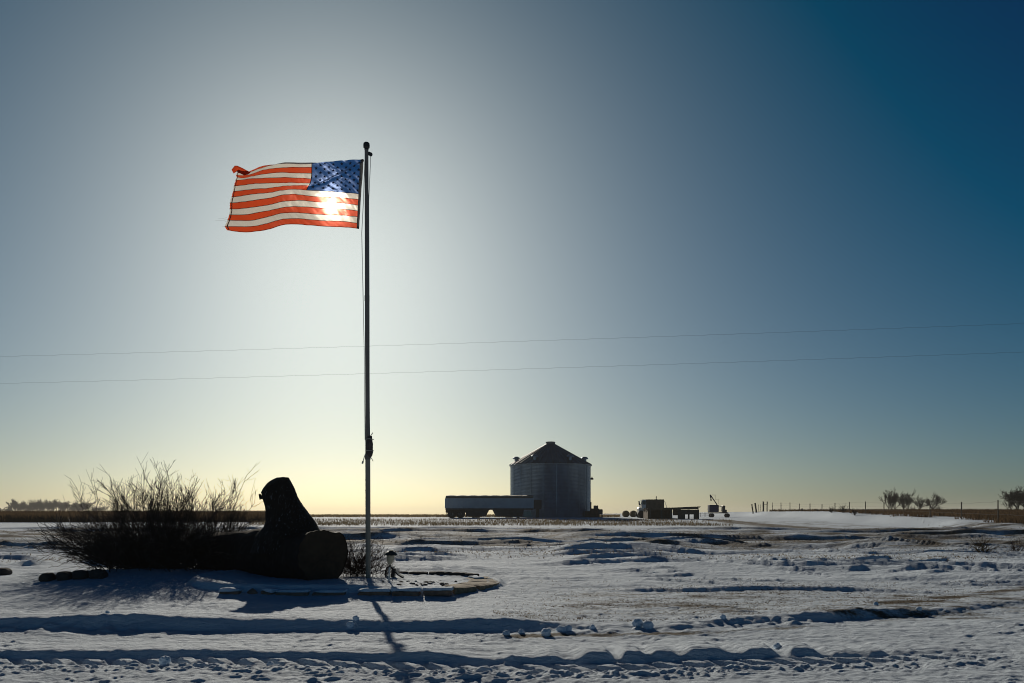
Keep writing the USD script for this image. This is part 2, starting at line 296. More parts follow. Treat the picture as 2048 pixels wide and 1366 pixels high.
def dirt_map(x, y):
    n = fbm(np.stack([x * .9, y * 1.8, x * 0], -1), 4, 81)
    m = np.full(x.shape, -.15)
    s = y - (track_a(x) - .42)
    m = np.maximum(m, .80 * np.exp(-(s / .11) ** 2) * ss(-.4, .2, x) * (1 - ss(2.4, 3.2, x)) * (.25 + 1.3 * n) * (.45 + .9 * noise(np.stack([x * 3.1, y * 6, x * 0], -1), 83)))
    s2 = y - (track_a(x) + .75)
    m = np.maximum(m, .72 * np.exp(-(s2 / .30) ** 2) * ss(3.2, 4.2, x) * (.3 + 1.2 * n) * (.5 + .9 * noise(np.stack([x * 2.3, y * 7, x * 0], -1), 84)))
    n2 = fbm(np.stack([x * 3.2, y * 6.5, x * 0], -1), 3, 82)
    m = np.maximum(m, (.41 + .60 * (n2 - .5) + .30 * (n - .5)) * ss(7.6, 8.2, y) * (1 - ss(10.6, 12.2, y + .1 * x)) * ss(-.3, .8, x))
    m = np.maximum(m, (.53 + .60 * (n - .5)) * ss(19, 25, y) * (1 - ss(60, 68, y) * ss(8, 14, x) - ss(48, 54, y) * (1 - ss(8, 14, x))).clip(0))
    m = np.maximum(m, (.33 + .3 * (n - .5)) * ss(68, 74, y) * (1 - ss(118, 140, y)) * ss(-60, -30, x) * (1 - ss(18, 26, x)))
    fx = fence_x(y)
    m = np.maximum(m, (.41 + .45 * (n - .5)) * ss(54, 62, y) * (1 - ss(86, 98, y)) * ss(10, 16, x) * (1 - ss(fx - 6.5, fx - 4.2, x)))
    tr = x - (22.0 + .035 * (y - 70) + 1.0 * (noise(np.stack([y * .1, y * 0, y * 0], -1), 85) - .5))   # the dirt lane that leads up to the yard
    m = np.maximum(m, .85 * np.exp(-(tr / 2.1) ** 4) * ss(48, 56, y) * (1 - ss(92, 104, y)) * (.45 + .8 * n))
    fx = fence_x(y)
    m = np.maximum(m, (.62 + .5 * (n - .5)) * ss(fx - 1.5, fx + 1.2, x + 7 * (noise(np.stack([x * .3, y * .30, x * 0], -1), 86) - .5)) * ss(48, 60, y))
    m = np.maximum(m, .45 * ss(85, 100, y) * (1 - ss(-32, -22, x)) * (.6 + .6 * n))
    return np.clip(m, -.2, .95)
o = np.arange(26.8, 1.2, -.4)
rows = np.concatenate([[-20000, -3000, -600, -150, -50, -18, -6, -1, 1.5, 3.0, 4.0, 4.6], F / np.arange(346, 121, -.7), np.arange(14.1, 30, .15), np.arange(30, 63.2, .24), F / o, [1900, 3000, 6000, 20000]])
t = np.concatenate([-np.geomspace(12, .68, 34), np.arange(-.665, .6651, .0014), np.geomspace(.68, 12, 34)])
YY, TT = np.meshgrid(rows, t, indexing='ij'); XX = TT * np.sqrt(YY ** 2 + 4)
ZZ = height(XX.ravel(), YY.ravel())
nr_, nc_ = XX.shape
ii, jj = np.meshgrid(np.arange(nr_ - 1), np.arange(nc_ - 1), indexing='ij')
q = np.stack([ii * nc_ + jj, ii * nc_ + jj + 1, (ii + 1) * nc_ + jj + 1, (ii + 1) * nc_ + jj], -1).reshape(-1, 4)
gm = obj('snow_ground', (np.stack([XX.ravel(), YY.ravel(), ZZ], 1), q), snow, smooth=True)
UsdGeom.PrimvarsAPI(gm).CreatePrimvar('dirt', Sdf.ValueTypeNames.FloatArray, 'vertex').Set(Vt.FloatArray.FromNumpy(dirt_map(XX.ravel(), YY.ravel()).astype(np.float32)))
tag(gm.GetPrim(), kind='structure')
def gz(x, y): return float(height(np.array([float(x)]), np.array([float(y)]), False)[0])
def on(px, Y, dz=0.0):                             # the point of the ground seen in photo column px at depth Y
    x = (px - 1024) / F * Y
    return np.array([x, Y, gz(x, Y) + dz])

# ------------------------------------------------------------------ grain bin
C = on(1101, 117); R = 80 / F * 117; zf = C[2] - .25
eave, apex = EYE + 98 / F * 117, EYE + 142 / F * 117
b = T('grain_bin', 'big round corrugated steel grain bin with a conical ribbed roof', 'grain bin', (C[0], C[1], zf))
H = eave - zf
nring = 7
for k in range(nring):                             # wall rings, each of corrugated sheets
    z0, z1 = H * k / nring, H * (k + 1) / nring - .012
    zz = np.linspace(z0, z1, 41); rr = R + .018 * np.sin((zz - z0) / (z1 - z0) * 2 * np.pi * 10) + .006 * (k % 2)
    for s in range(10):
        a0, a1 = 2 * np.pi * (s + .5 * (k % 2)) / 10, 2 * np.pi * (s + 1 + .5 * (k % 2)) / 10 - .002
        an = np.linspace(a0, a1, 10); A, Z = np.meshgrid(an, zz, indexing='ij'); RR = np.broadcast_to(rr, A.shape)
        v = np.stack([RR * np.cos(A), RR * np.sin(A), Z], -1).reshape(-1, 3)
        i, j = np.meshgrid(np.arange(9), np.arange(40), indexing='ij')
        obj('wall_sheet', (v, np.stack([i * 41 + j, (i + 1) * 41 + j, (i + 1) * 41 + j + 1, i * 41 + j + 1], -1).reshape(-1, 4)), steel, b, smooth=50)
for k in range(20):
    a = 2 * np.pi * (k + .3) / 20; m = MB().box((0, 0, 0), (.03, .10, H - .1), bev=.01)
    v = m.mesh[0] @ rz(a).T + np.array([(R + .035) * math.cos(a), (R + .035) * math.sin(a), H / 2])
    obj('stiffener', (v, m.mesh[1]), steel, b)
ha = apex - zf; Ro, Ri = R + .16, .55
def roof_z(r): return H + .06 + (ha - H - .06) * (1 - (r - Ri) / (Ro - Ri))
for k in range(36):
    a0, a1 = 2 * np.pi * k / 36, 2 * np.pi * (k + 1) / 36
    e = MB(); rib = .13
    pts = []
    for r in (Ro, Ri):
        for (da, dz) in ((0, 0), (0.02 * Ro / r, rib), (.055 * Ro / r, rib), (.075 * Ro / r, 0), (1, 0)):
            a = a1 if da == 1 else a0 + da * .5
            f_ = 1 if r == Ro else .45
            pts.append((r * math.cos(a), r * math.sin(a), roof_z(r) + dz * f_))
    for c in range(4): e.quad(pts[c], pts[c + 1], pts[c + 6], pts[c + 5])
    obj('roof_panel', e.mesh, steel_dark, b)
obj('eave_ring', MB().lathe([(R + .01, H - .04), (Ro + .01, H - .02), (Ro + .03, H + .05), (Ro - .04, H + .06)], sides=72).mesh, steel, b, smooth=40)
obj('roof_collar', MB().lathe([(.60, ha - .05), (.62, ha + .05), (.62, ha + .20)], sides=24).mesh, steel_dark, b, smooth=40)
obj('roof_cap', MB().lathe([(.66, ha + .20), (.68, ha + .27), (.45, ha + .33), (.0, ha + .36)], sides=24).mesh, steel_dark, b, smooth=40)
for k in range(6):                                 # mushroom vents low on the roof
    a = 2 * np.pi * (k + .02) / 6; r = R * .855; c0 = np.array([r * math.cos(a), r * math.sin(a), roof_z(r)])
    vt = obj('roof_vent', MB().lathe([(.24, -.1), (.24, .38), (.20, .40)], c0, 14).mesh, steel, b, smooth=40)
    obj('vent_hood', MB().lathe([(.0, .66), (.24, .64), (.42, .55), (.50, .40), (.48, .33), (.20, .37)], c0, 16).mesh, steel, str(vt.GetPath()), smooth=50)
lad = MB()                                         # ladder up the right side of the wall
la = math.radians(-38); lc = np.array([math.cos(la), math.sin(la)]); lt = np.array([-lc[1], lc[0]])
for s in (-.22, .22): lad.box((*(lc * (R + .22) + lt * s), H / 2), (.05, .05, H), rz(la))
for k in range(26): lad.box((*(lc * (R + .22)), .25 + k * H / 26.5), (.03, .40, .03), rz(la))
obj('ladder', lad.mesh, steel, b)
ya = wp(1184, 957, 117) - np.array([C[0], C[1], zf])
arm = obj('lamp_arm', MB().tube([(R * .985, 0, ya[2] - .1), (R + .25, 0, ya[2] + .22), (ya[0] - .1, 0, ya[2] + .25), (ya[0], 0, ya[2] + .12)], .03, 6).mesh, darkmetal, b)
obj('lamp_head', MB().lathe([(.05, .16), (.10, .10), (.24, -.06), (.17, -.16), (0, -.20)], (ya[0], 0, ya[2] + .0), 14).mesh, darkmetal, str(arm.GetPath()), smooth=40)
dp = on(1168, 111.5); dloc = np.array(dp) - np.array([C[0], C[1], zf])
# drying fan beside the bin
fpos = on(1190, 113.5)
fan = T('drying_fan', 'dark drying fan and burner box on the ground at the bin wall', 'grain dryer fan', fpos)
obj('fan_drum', MB().cyl((-.62, 0, .62), (.55, 0, .62), .58, 20).mesh, rusty, fan, smooth=40)
obj('duct', MB().box((-1.0, .2, .45), (.7, .9, .8), bev=.03).mesh, rusty, fan)
obj('burner_box', MB().box((.10, -.1, 1.34), (.55, .6, .5), bev=.03).mesh, darkmetal, fan)
obj('exhaust_stack', MB().cyl((-.55, .1, 1.1), (-.55, .1, 2.05), .09, 10).mesh, darkmetal, fan, smooth=40)
for s in (-1, 1): obj('skid', MB().box((0, s * .45, .06), (1.7, .1, .12)).mesh, darkmetal, fan)
tk = T('fuel_tank', 'small dark box shaped fuel tank on short legs right of the bin', 'tank', on(1200.5, 112))
obj('tank_body', MB().box((0, 0, .75), (.62, .7, .7), bev=.08).mesh, darkmetal, tk)
for sx in (-1, 1):
    for sy in (-1, 1): obj('leg', MB().box((sx * .24, sy * .26, .2), (.08, .08, .42)).mesh, darkmetal, tk)
obj('outlet_pipe', MB().tube([(-.30, 0, .5), (-.7, 0, .45), (-.75, 0, .1)], .05, 8).mesh, darkmetal, tk)

# ------------------------------------------------------------------ hopper trailer in front of the bin
YT = 107.0; s_ = YT / F
tx = lambda px: (px - 978) * s_
TR = on(978, YT); zt = TR[2] - .04
tz = lambda py: EYE + (HY - py) * s_ - zt
tr = T('grain_trailer', 'long grey hopper bottom grain trailer with a rolled tarp parked before the bin', 'trailer', (TR[0], YT, zt))
x0, x1, ztop, zlow = tx(891.5), tx(1067), tz(996), tz(1018)
W = 1.28
obj('hopper_body', prism([(x0 + .12, zlow), (x1 - .1, zlow), (x1, zlow + .15), (x1, ztop - .1), (x1 - .1, ztop), (x0 + .12, ztop), (x0, ztop - .12), (x0, zlow + .1)], -W, W), trailer_side, tr)
for k in range(17):
    xx = x0 + .35 + (x1 - x0 - .7) * k / 16
    obj('side_post', MB().box((xx, -W - .018, (zlow + ztop) / 2), (.05, .04, ztop - zlow - .16)).mesh, trailer_side, tr)
obj('top_rail', MB().box(((x0 + x1) / 2, -W - .03, ztop + .01), (x1 - x0 - .1, .09, .10), bev=.02).mesh, dirtysteel, tr)
obj('bottom_rail', MB().box(((x0 + x1) / 2, -W - .03, zlow - .02), (x1 - x0 - .1, .10, .20), bev=.02).mesh, dirtysteel, tr)
tb = MB(); n = 60
xs = np.linspace(x0 + .1, x1 - .1, n); sag = .05 * np.abs(np.sin((xs - x0) / (x1 - x0) * np.pi * 8))
for k in range(12):
    a0, a1 = np.pi * k / 12, np.pi * (k + 1) / 12
    for i in range(n - 1):
        def pt(i, a): return (xs[i], -W * 1.01 * math.cos(a), ztop + .05 + (.27 + sag[i]) * math.sin(a) ** .7)
        tb.quad(pt(i, a0), pt(i + 1, a0), pt(i + 1, a1), pt(i, a1))
obj('tarp', tb.mesh, tarp, tr, smooth=True)
for (pa, pb, pc) in ((932, 979, 952), (984, 1048, 1018)):
    xa, xb, xc = tx(pa), tx(pb), tx(pc); zb_ = tz(1033)
    v = np.array([(xa, -W + .05, zlow), (xb, -W + .05, zlow), (xb, W - .05, zlow), (xa, W - .05, zlow), (xc - (xb - xa) * .41, -.75, zb_), (xc + (xb - xa) * .41, -.75, zb_), (xc + (xb - xa) * .41, .75, zb_), (xc - (xb - xa) * .41, .75, zb_)])
    hp = obj('hopper', (v, np.array([[0, 1, 5, 4], [1, 2, 6, 5], [2, 3, 7, 6], [3, 0, 4, 7], [4, 5, 6, 7]])), dirtysteel, tr)
    obj('hopper_gate', MB().box((xc, 0, zb_ - .08), (.95, .95, .14), bev=.02).mesh, rusty, str(hp.GetPath()))
for px in (904, 921):
    obj('axle', MB().cyl((tx(px), -1.0, .5), (tx(px), 1.0, .5), .08, 10).mesh, dirtysteel, tr)
    for s in (-1, 1):
        m = MB().lathe([(.26, -.26), (.47, -.27), (.51, -.2), (.52, 0), (.51, .2), (.47, .27), (.26, .26)], sides=24).mesh
        ty = obj('wheel', (m[0] @ rx(np.pi / 2).T + np.array([tx(px), s * 1.0, .52]), m[1]), tyre_m, tr, smooth=40)
        m = MB().lathe([(0, -.12), (.10, -.2), (.12, -.1), (.25, -.14), (.27, -.22), (.27, .2)], sides=20).mesh
        obj('rim', (m[0] @ rx(np.pi / 2 if s > 0 else np.pi / 2).T + np.array([tx(px), s * 1.0, .52]), m[1]), rim_m, str(ty.GetPath()), smooth=40)
obj('rear_frame', MB().box((tx(913), 0, .98), (tx(934) - tx(893), 1.9, .62), bev=.02).mesh, dirtysteel, tr)
obj('mud_flap', MB().box((tx(894), -.95, .55), (.03, .6, .75)).mesh, tyre_m, tr)
obj('mud_flap', MB().box((tx(894), .95, .55), (.03, .6, .75)).mesh, tyre_m, tr)
obj('landing_leg', MB().box((tx(1036), -.95, .6), (.16, .16, 1.15)).box((tx(1036), -.95, .05), (.4, .35, .06)).mesh, dirtysteel, tr)
obj('landing_leg', MB().box((tx(1036), .95, .6), (.16, .16, 1.15)).box((tx(1036), .95, .05), (.4, .35, .06)).mesh, dirtysteel, tr)
obj('tool_box', MB().box((tx(1055), -.95, tz(1028)), (tx(1063) - tx(1047), .6, tz(1023) - tz(1034)), bev=.03).mesh, mat('faded_cream_box', (.42, .38, .28), .6, var=.2, scale=4), tr)
obj('nose_frame', MB().box(((x1 + tx(1083)) / 2, 0, (tz(1000) + tz(1018)) / 2), (tx(1083) - x1 - .05, 2.3, tz(1000) - tz(1018)), bev=.08).mesh, dirtysteel, tr)
obj('front_support', MB().box((tx(1075), 0, tz(1026)), (.35, 1.4, tz(1018) - tz(1036)), bev=.03).mesh, dirtysteel, tr)

# ------------------------------------------------------------------ truck with a box, low shed, bales, machine
YK = 108.0; s_ = YK / F; K = on(1300, YK)
kx = lambda px: (px - 1300) * s_; kz = lambda py: EYE + (HY - py) * s_ - K[2]
tk = T('farm_truck', 'old farm truck with tall dark cargo box and upright exhaust facing left', 'truck', K)
obj('cargo_box', MB().box(((kx(1290) + kx(1325)) / 2, 0, (kz(999) + kz(1019)) / 2), (kx(1325) - kx(1290), 2.3, kz(999) - kz(1019)), bev=.03).mesh, rustwood, tk)
for k in range(6): obj('box_slat', MB().box(((kx(1290) + kx(1325)) / 2, -1.17, kz(1017) + k * (kz(1000) - kz(1017)) / 5), (kx(1325) - kx(1290) - .1, .04, .09)).mesh, rustwood, tk)
cab = obj('cab', prism([(kx(1280.5), kz(1026)), (kx(1290) - .03, kz(1026)), (kx(1290) - .03, kz(999.5)), (kx(1282), kz(999.5)), (kx(1280.5), kz(1010))], -1.05, 1.05), paintwhite, tk)
obj('cab_window', MB().box((kx(1285.7), -1.052, kz(1005.5)), (.42, .012, .5)).mesh, darkglass, str(cab.GetPath()))
obj('windscreen', MB().box((kx(1281.0) - .03, 0, kz(1004.5)), (.02, 1.8, .5), ry(.16)).mesh, darkglass, str(cab.GetPath()))
obj('hood', MB().box((kx(1278.3), 0, kz(1022)), (.36, 1.7, .9), bev=.1).mesh, paintwhite, tk)
obj('chassis', MB().box((kx(1303), 0, .62), (kx(1324) - kx(1278), .9, .25)).mesh, dirtysteel, tk)
for px in (1281, 1316):
    for s in (-1, 1):
        m = MB().lathe([(.2, -.18), (.42, -.18), (.48, -.1), (.48, .1), (.42, .18), (.2, .18), (.0, .1)], sides=20).mesh
        obj('wheel', (m[0] @ rx(np.pi / 2).T + np.array([kx(px), s * .95, .46]), m[1]), tyre_m, tk, smooth=40)
obj('exhaust_stack', MB().tube([(kx(1311), -.6, kz(1000)), (kx(1311), -.6, kz(993.5)), (kx(1311.6), -.6, kz(992.5))], .05, 8).mesh, darkmetal, tk)
obj('mirror', MB().tube([(kx(1281), -1.05, kz(1010.5)), (kx(1276.5), -1.2, kz(1010))], .025, 5).box((kx(1275.6), -1.2, kz(1006.5)), (.16, .08, .52), ry(-.15)).mesh, darkmetal, tk)
pi_ = T('leaning_pole', 'thin pale pole leaning behind the low shed roof', 'pole', on(1331.5, 106))
obj('pole', MB().tube([(.28, 0, 0), (.22, 0, 1.1), (-.16, 0, 2.15)], .03, 6).mesh, paintwhite, pi_)
YS = 101.0; s_ = YS / F; S0 = on(1342, YS)
sx = lambda px: (px - 1342) * s_; sz = lambda py: EYE + (HY - py) * s_ - S0[2]
sh = T('low_shed', 'low open sided wooden shed with a flat overhanging board roof', 'shed', S0)
for k in range(14):                                # roof boards, side by side
    y = -1.9 + k * .29; dx = rng.uniform(-.15, .15)
    za, zb_ = sz(1017.5) + .03 * rng.uniform(-1, 1), sz(1013.6) + .04 * rng.uniform(-1, 1)
    xa, xb = sx(1290) + dx, sx(1399 if k > 5 else 1394) + dx * .6
    v = np.array([(xa, y, za), (xb, y, zb_), (xb, y + .27, zb_), (xa, y + .27, za), (xa, y, za - .07), (xb, y, zb_ - .07), (xb, y + .27, zb_ - .07), (xa, y + .27, za - .07)])
    obj('roof_board', (v, np.array([[0, 1, 2, 3], [4, 7, 6, 5], [0, 4, 5, 1], [1, 5, 6, 2], [2, 6, 7, 3], [3, 7, 4, 0]])), rustwood, sh)
obj('roof_beam', MB().box((sx(1342), -1.75, sz(1017.4) + .0), (sx(1391) - sx(1294), .14, .2), ry(-.015)).mesh, rustwood, sh)
for px in (1296, 1318, 1336.5, 1352, 1372, 1390.5):
    obj('shed_post', MB().box((sx(px), -1.6, sz(1019) / 2 - .1), (.17, .17, sz(1019) + .2)).mesh, fencewood, sh)
for k in range(12):
    px = 1353 + k * 3.4
    hole = 1366 < px < 1381
    z0 = sz(1029) if hole else -.1
    obj('wall_plank', MB().box((sx(px), -1.5, (z0 + sz(1019.5)) / 2), (.2, .05, sz(1019.5) - z0)).mesh, rustwood, sh)
obj('back_wall', MB().box((sx(1322), 1.85, .55), (sx(1350) - sx(1293), .06, 1.5)).mesh, rustwood, sh)
obj('back_wall', MB().box((sx(1360), 1.85, .85), (sx(1368) - sx(1352), .06, .9)).mesh, rustwood, sh)
obj('side_wall', MB().box((sx(1292), .1, .5), (.06, 3.4, 1.4)).mesh, rustwood, sh)
for px, lab in ((1251.5, 'round hay bale left of another bale by the truck'), (1266.5, 'round hay bale between another bale and the truck')):
    p = on(px, 125); r = .49
    bl = T('hay_bale', lab, 'hay bale', (p[0], p[1], p[2] + r - .05))
    m = MB().lathe([(0, -.6), (r * .8, -.6), (r, -.52), (r * 1.02, 0), (r, .52), (r * .8, .6), (0, .6)], sides=28).mesh
    v = m[0] @ rx(np.pi / 2).T; v = v + .03 * (noise(v * 6, 3)[:, None] - .5)
    obj('bale_roll', (v, m[1]), hay, bl, smooth=40)
    m = MB().lathe([(r * 1.03, -.04), (r * 1.045, 0), (r * 1.03, .04)], sides=28).mesh
    for q_ in (-.3, .05, .35): obj('twine', (m[0] @ rx(np.pi / 2).T + np.array([0, q_, 0]), m[1]), rope_m, bl)
YM = 116.0; s_ = YM / F; M0 = on(1436, YM)
mx = lambda px: (px - 1436) * s_; mz = lambda py: EYE + (HY - py) * s_ - M0[2]
mc = T('pump_trailer', 'wheeled engine unit with a blue tank and raised arm in the yard', 'farm machine', M0)
obj('tank', MB().box((mx(1426.5), 0, (mz(1010) + mz(1024)) / 2), (mx(1436) - mx(1417), 1.1, mz(1010) - mz(1024)), bev=.06).mesh, paintblue, mc)
obj('frame', MB().box((mx(1436), -.3, mz(1025.6)), (mx(1455) - mx(1417), .12, .14)).box((mx(1436), .3, mz(1025.6)), (mx(1455) - mx(1417), .12, .14)).mesh, darkmetal, mc)
obj('engine', MB().box((mx(1446.5), 0, mz(1017.5)), (.42, .7, .85), bev=.08).box((mx(1448.5), 0, mz(1022.5)), (.6, .6, .4), bev=.05).mesh, darkmetal, mc)
obj('arm', MB().tube([(mx(1434), -.1, mz(1010)), (mx(1428), -.1, mz(1001)), (mx(1420), -.1, mz(989.5))], .07, 8).mesh, paintblue, mc)
obj('arm_hose', MB().tube([(mx(1420), -.1, mz(989.5)), (mx(1421), -.1, mz(995)), (mx(1422), -.1, mz(1002))], .08, 8).mesh, darkmetal, mc)
obj('strut', MB().tube([(mx(1432), .1, mz(1008)), (mx(1437), .1, mz(1012)), (mx(1446), .1, mz(1013))], .05, 6).mesh, paintwhite, mc)
for (pa, za, pb, zb_) in ((1423, 990, 1431, 990), (1430, 999, 1438, 998.5), (1431, 990, 1430, 999), (1438, 998.5, 1437, 1008)):
    obj('guy_rod', MB().tube([(mx(pa), 0, mz(za)), (mx(pb), 0, mz(zb_))], .015, 4).mesh, wire_m, mc)
for px in (1423, 1454):
    for s in (-1, 1):
        m = MB().lathe([(.0, -.08), (.2, -.09), (.27, -.05), (.27, .05), (.2, .09), (0, .08)], sides=16).mesh
        obj('wheel', (m[0] @ rx(np.pi / 2).T + np.array([mx(px), s * .5, .26]), m[1]), tyre_m, mc, smooth=40)

# ------------------------------------------------------------------ loose fence posts, wire fence, pipe rail
posts = [(1503.5, 1008, 1507, 1022.5, .10, 'leftmost thick post of the group, leaning left'), (1510, 1006, 1513, 1022, .13, 'thick post leaning slightly left, second of the group'),
         (1517, 1009, 1516, 1022, .035, 'thin short stake just right of the two thick leaning posts'), (1521.5, 1009, 1519.5, 1022, .035, 'thin stake leaning right in the middle of the post group'),
         (1526.7, 1003, 1526.5, 1021, .12, 'tall upright post, thicker of the pair with a crossbar'), (1534.5, 1003, 1534, 1020.5, .085, 'tall upright slimmer post at the right end of the group')]
for pa, ya_, pb, yb_, r, lab in posts:
    a, bq = wp(pa, ya_, 138), on(pb, 138, -.4)
    p = T('wooden_post', 'wooden post on the bank: ' + lab, 'post', bq)
    obj('shaft', MB().tube([bq, (a + bq) / 2 + rng.normal(0, .02, 3), a], (r * 1.1, r), 8).mesh, fencewood, p, smooth=40, world=True)
    if pa == 1526.7: obj('crossbar', MB().tube([wp(1526.5, 1009.5, 138), wp(1534.3, 1009.3, 138)], .035, 6).mesh, fencewood, p, world=True)
fp = [(1545, 1005), (1562, 1005), (1580, 1005), (1599, 1007), (1620, 1007), (1644, 1008), (1670, 1006), (1699, 1004), (1731, 1003), (1768, 1004), (1808, 1004), (1860, 1002), (1923, 1004), (1996, 1000), (2085, 996)]
fen = T('wire_fence', 'long wire fence with thin posts along the top of the snow bank', 'fence', (38, 100, 1.3))
tops, bases = [], []
for px, py in fp:
    tt_ = (px - 1024) / F; Y = 62.0
    for _ in range(30): Y = float(fence_x(np.array(Y)) / tt_)
    Y = min(Y, 138); bq = on(px, Y, -.1); top = wp(px, py, Y); top[2] = max(top[2], bq[2] + .95)
    tops.append(top); bases.append(bq)
    obj('post', MB().tube([bq, top], (.05, .045), 6).mesh, fencewood, fen, world=True)
for fr in (.93, .66, .40):
    pts = []
    for i in range(len(tops) - 1):
        A, B = bases[i] + (tops[i] - bases[i]) * fr, bases[i + 1] + (tops[i + 1] - bases[i + 1]) * fr
        for k in range(4): u = k / 4; pts.append(A + (B - A) * u - np.array([0, 0, .10 * u * (1 - u)]))
    obj('wire', MB().tube(pts, .007, 3).mesh, wire_m, fen, world=True)
rl = T('pipe_rail', 'low pipe rail fence between the shed and the engine unit', 'fence', on(1405, 128))
ra = [on(px, 128) for px in (1392, 1401, 1410, 1418)]
for p in ra: obj('rail_post', MB().tube([p - [0, 0, .1], p + [0, 0, .62]], .035, 6).mesh, fencewood, rl, world=True)
for dz in (.55, .28): obj('rail', MB().tube([p + [0, 0, dz] for p in ra], .025, 5).mesh, fencewood, rl, world=True)

# ------------------------------------------------------------------ bare trees
def branch(m, p, d, L, r, depth, R_, sides=4, up=.18, spread=.6, kids=(3, 5), twmin=.004):
    n = 4; pts = [p]; d = d / np.linalg.norm(d); q = p.copy()
    for k in range(n):
        d = d + R_.normal(0, .13, 3) + np.array([0, 0, up * .35]); d /= np.linalg.norm(d); q = q + d * L / n; pts.append(q)
    m.tube(pts, (r, max(r * .55, twmin)), sides if depth > 1 else 3, cap=False)
    if depth <= 0: return
    for k in range(R_.integers(*kids)):
        f_ = R_.uniform(.35, 1.0) if k else 1.0
        i = min(int(f_ * n), n); b0 = pts[i]
        ax = R_.normal(0, 1, 3); ax -= d * ax.dot(d); ax /= np.linalg.norm(ax) + 1e-9
        nd = d + ax * spread * R_.uniform(.6, 1.3)
        branch(m, b0, nd, L * R_.uniform(.55, .8), r * (.62 if f_ < 1 else .55), depth - 1, R_, sides, up, spread, kids, twmin)
def bare_tree(name, label, cat, loc, h, seed, group=None, trunks=1, depth=5, spread=.52, kids=(3, 5), w=3.0, tw=.012, up=.22):
    R_ = np.random.default_rng(seed); t_ = T(name, label, cat, loc, group=group); made = []
    for s in range(trunks):
        a = 2 * np.pi * s / trunks + R_.uniform(0, .6); off = np.array([math.cos(a), .5 * math.sin(a), 0]) * (.10 if trunks > 1 else 0)
        lean = np.array([off[0] * 2.6, off[1] * 2.0, 1.0]) if trunks > 1 else np.array([R_.normal(0, .08), 0, 1.0])
        hh = R_.uniform(.85, 1.0); r = .034 / trunks ** .35
        base = off - np.array([0, 0, .05]); top = base + lean / np.linalg.norm(lean) * hh * .22
        made.append(('trunk', MB().tube([base, (base + top) / 2 + R_.normal(0, .012, 3) * [1, 1, 0], top], (r * 1.15, r * .8), 7).mesh))
        cr = MB(); nb = R_.integers(4, 6)
        for k in range(nb):
            an = a + 2 * np.pi * k / nb + R_.uniform(-.4, .4); st = base + (top - base) * (R_.uniform(.6, 1.0) if k else 1)
            branch(cr, st, np.array([math.cos(an) * .5, math.sin(an) * .5, R_.uniform(.9, 1.6)]), hh * R_.uniform(.30, .40), r * .62, depth - 1, R_, 4, up, spread, kids, tw / h)
        made.append(('crown', cr.mesh))
    al = np.vstack([m[0] for _, m in made]); q_ = np.percentile(al, [.3, 99.7], axis=0); sz_ = h / q_[1, 2]; sx_ = w / (q_[1, 0] - q_[0, 0])
    for nm, m in made: obj(nm, (m[0] * [sx_, sx_, sz_], m[1]), farwood, t_, smooth=50 if nm == 'trunk' else False)
    return t_
YR = 205.0
bare_tree('bare_tree', 'widest multi trunk bare tree of the row beyond the fence', 'tree', on(1783, YR), 5.4, 3, trunks=3, depth=5, w=6.0, tw=.027, kids=(3, 5))
bare_tree('bare_tree', 'narrow bare tree touching the right side of the widest tree', 'tree', on(1812, YR), 5.1, 4, trunks=2, depth=5, w=3.4, tw=.027, kids=(3, 5))
bare_tree('bare_tree', 'small bare tree with open crown between two taller trees', 'tree', on(1840, YR), 4.0, 5, depth=5, w=3.8, tw=.027, kids=(3, 5))
bare_tree('bare_tree', 'rounded bare tree, rightmost of the row of four beyond the fence', 'tree', on(1864, YR), 4.6, 6, depth=5, w=4.8, tw=.027, kids=(3, 5))
bare_tree('bare_tree', 'large dark bare tree cut off by the right edge of the picture', 'tree', on(2046, 150), 4.2, 8, trunks=3, depth=5, w=7.2, tw=.024, kids=(3, 5))
bare_tree('bare_tree', 'low spreading bare tree left of the large dark tree at the right edge', 'tree', on(2019, 152), 2.4, 9, trunks=2, depth=5, w=2.6, tw=.02, kids=(2, 4))
belt = 'trees of the hazy shelterbelt on the far left horizon'
YB = 620.0
protos = [bare_tree('shelterbelt_tree', 'hazy bare tree in the shelterbelt on the far left horizon', 'tree', on(28 + 44 * k, YB + 6 * k), 11.5, 20 + k, belt, depth=5, w=10.5, kids=(3, 5), tw=.15, trunks=1 + k % 2) for k in range(3)]
R2 = np.random.default_rng(5)
for k, px in enumerate([16, 40, 50, 62, 84, 92, 104, 126, 138, 149, 160, 172, 1, 190, 204]):
    p = on(px, YB + R2.uniform(-15, 25))
    copy_of(protos[k % 3], 'shelterbelt_tree', 'hazy bare tree in the shelterbelt on the far left horizon', 'tree', p, R2.uniform(0, 6.28), R2.uniform(.8, 1.0) if 30 < px < 180 else R2.uniform(.45, .6), belt)

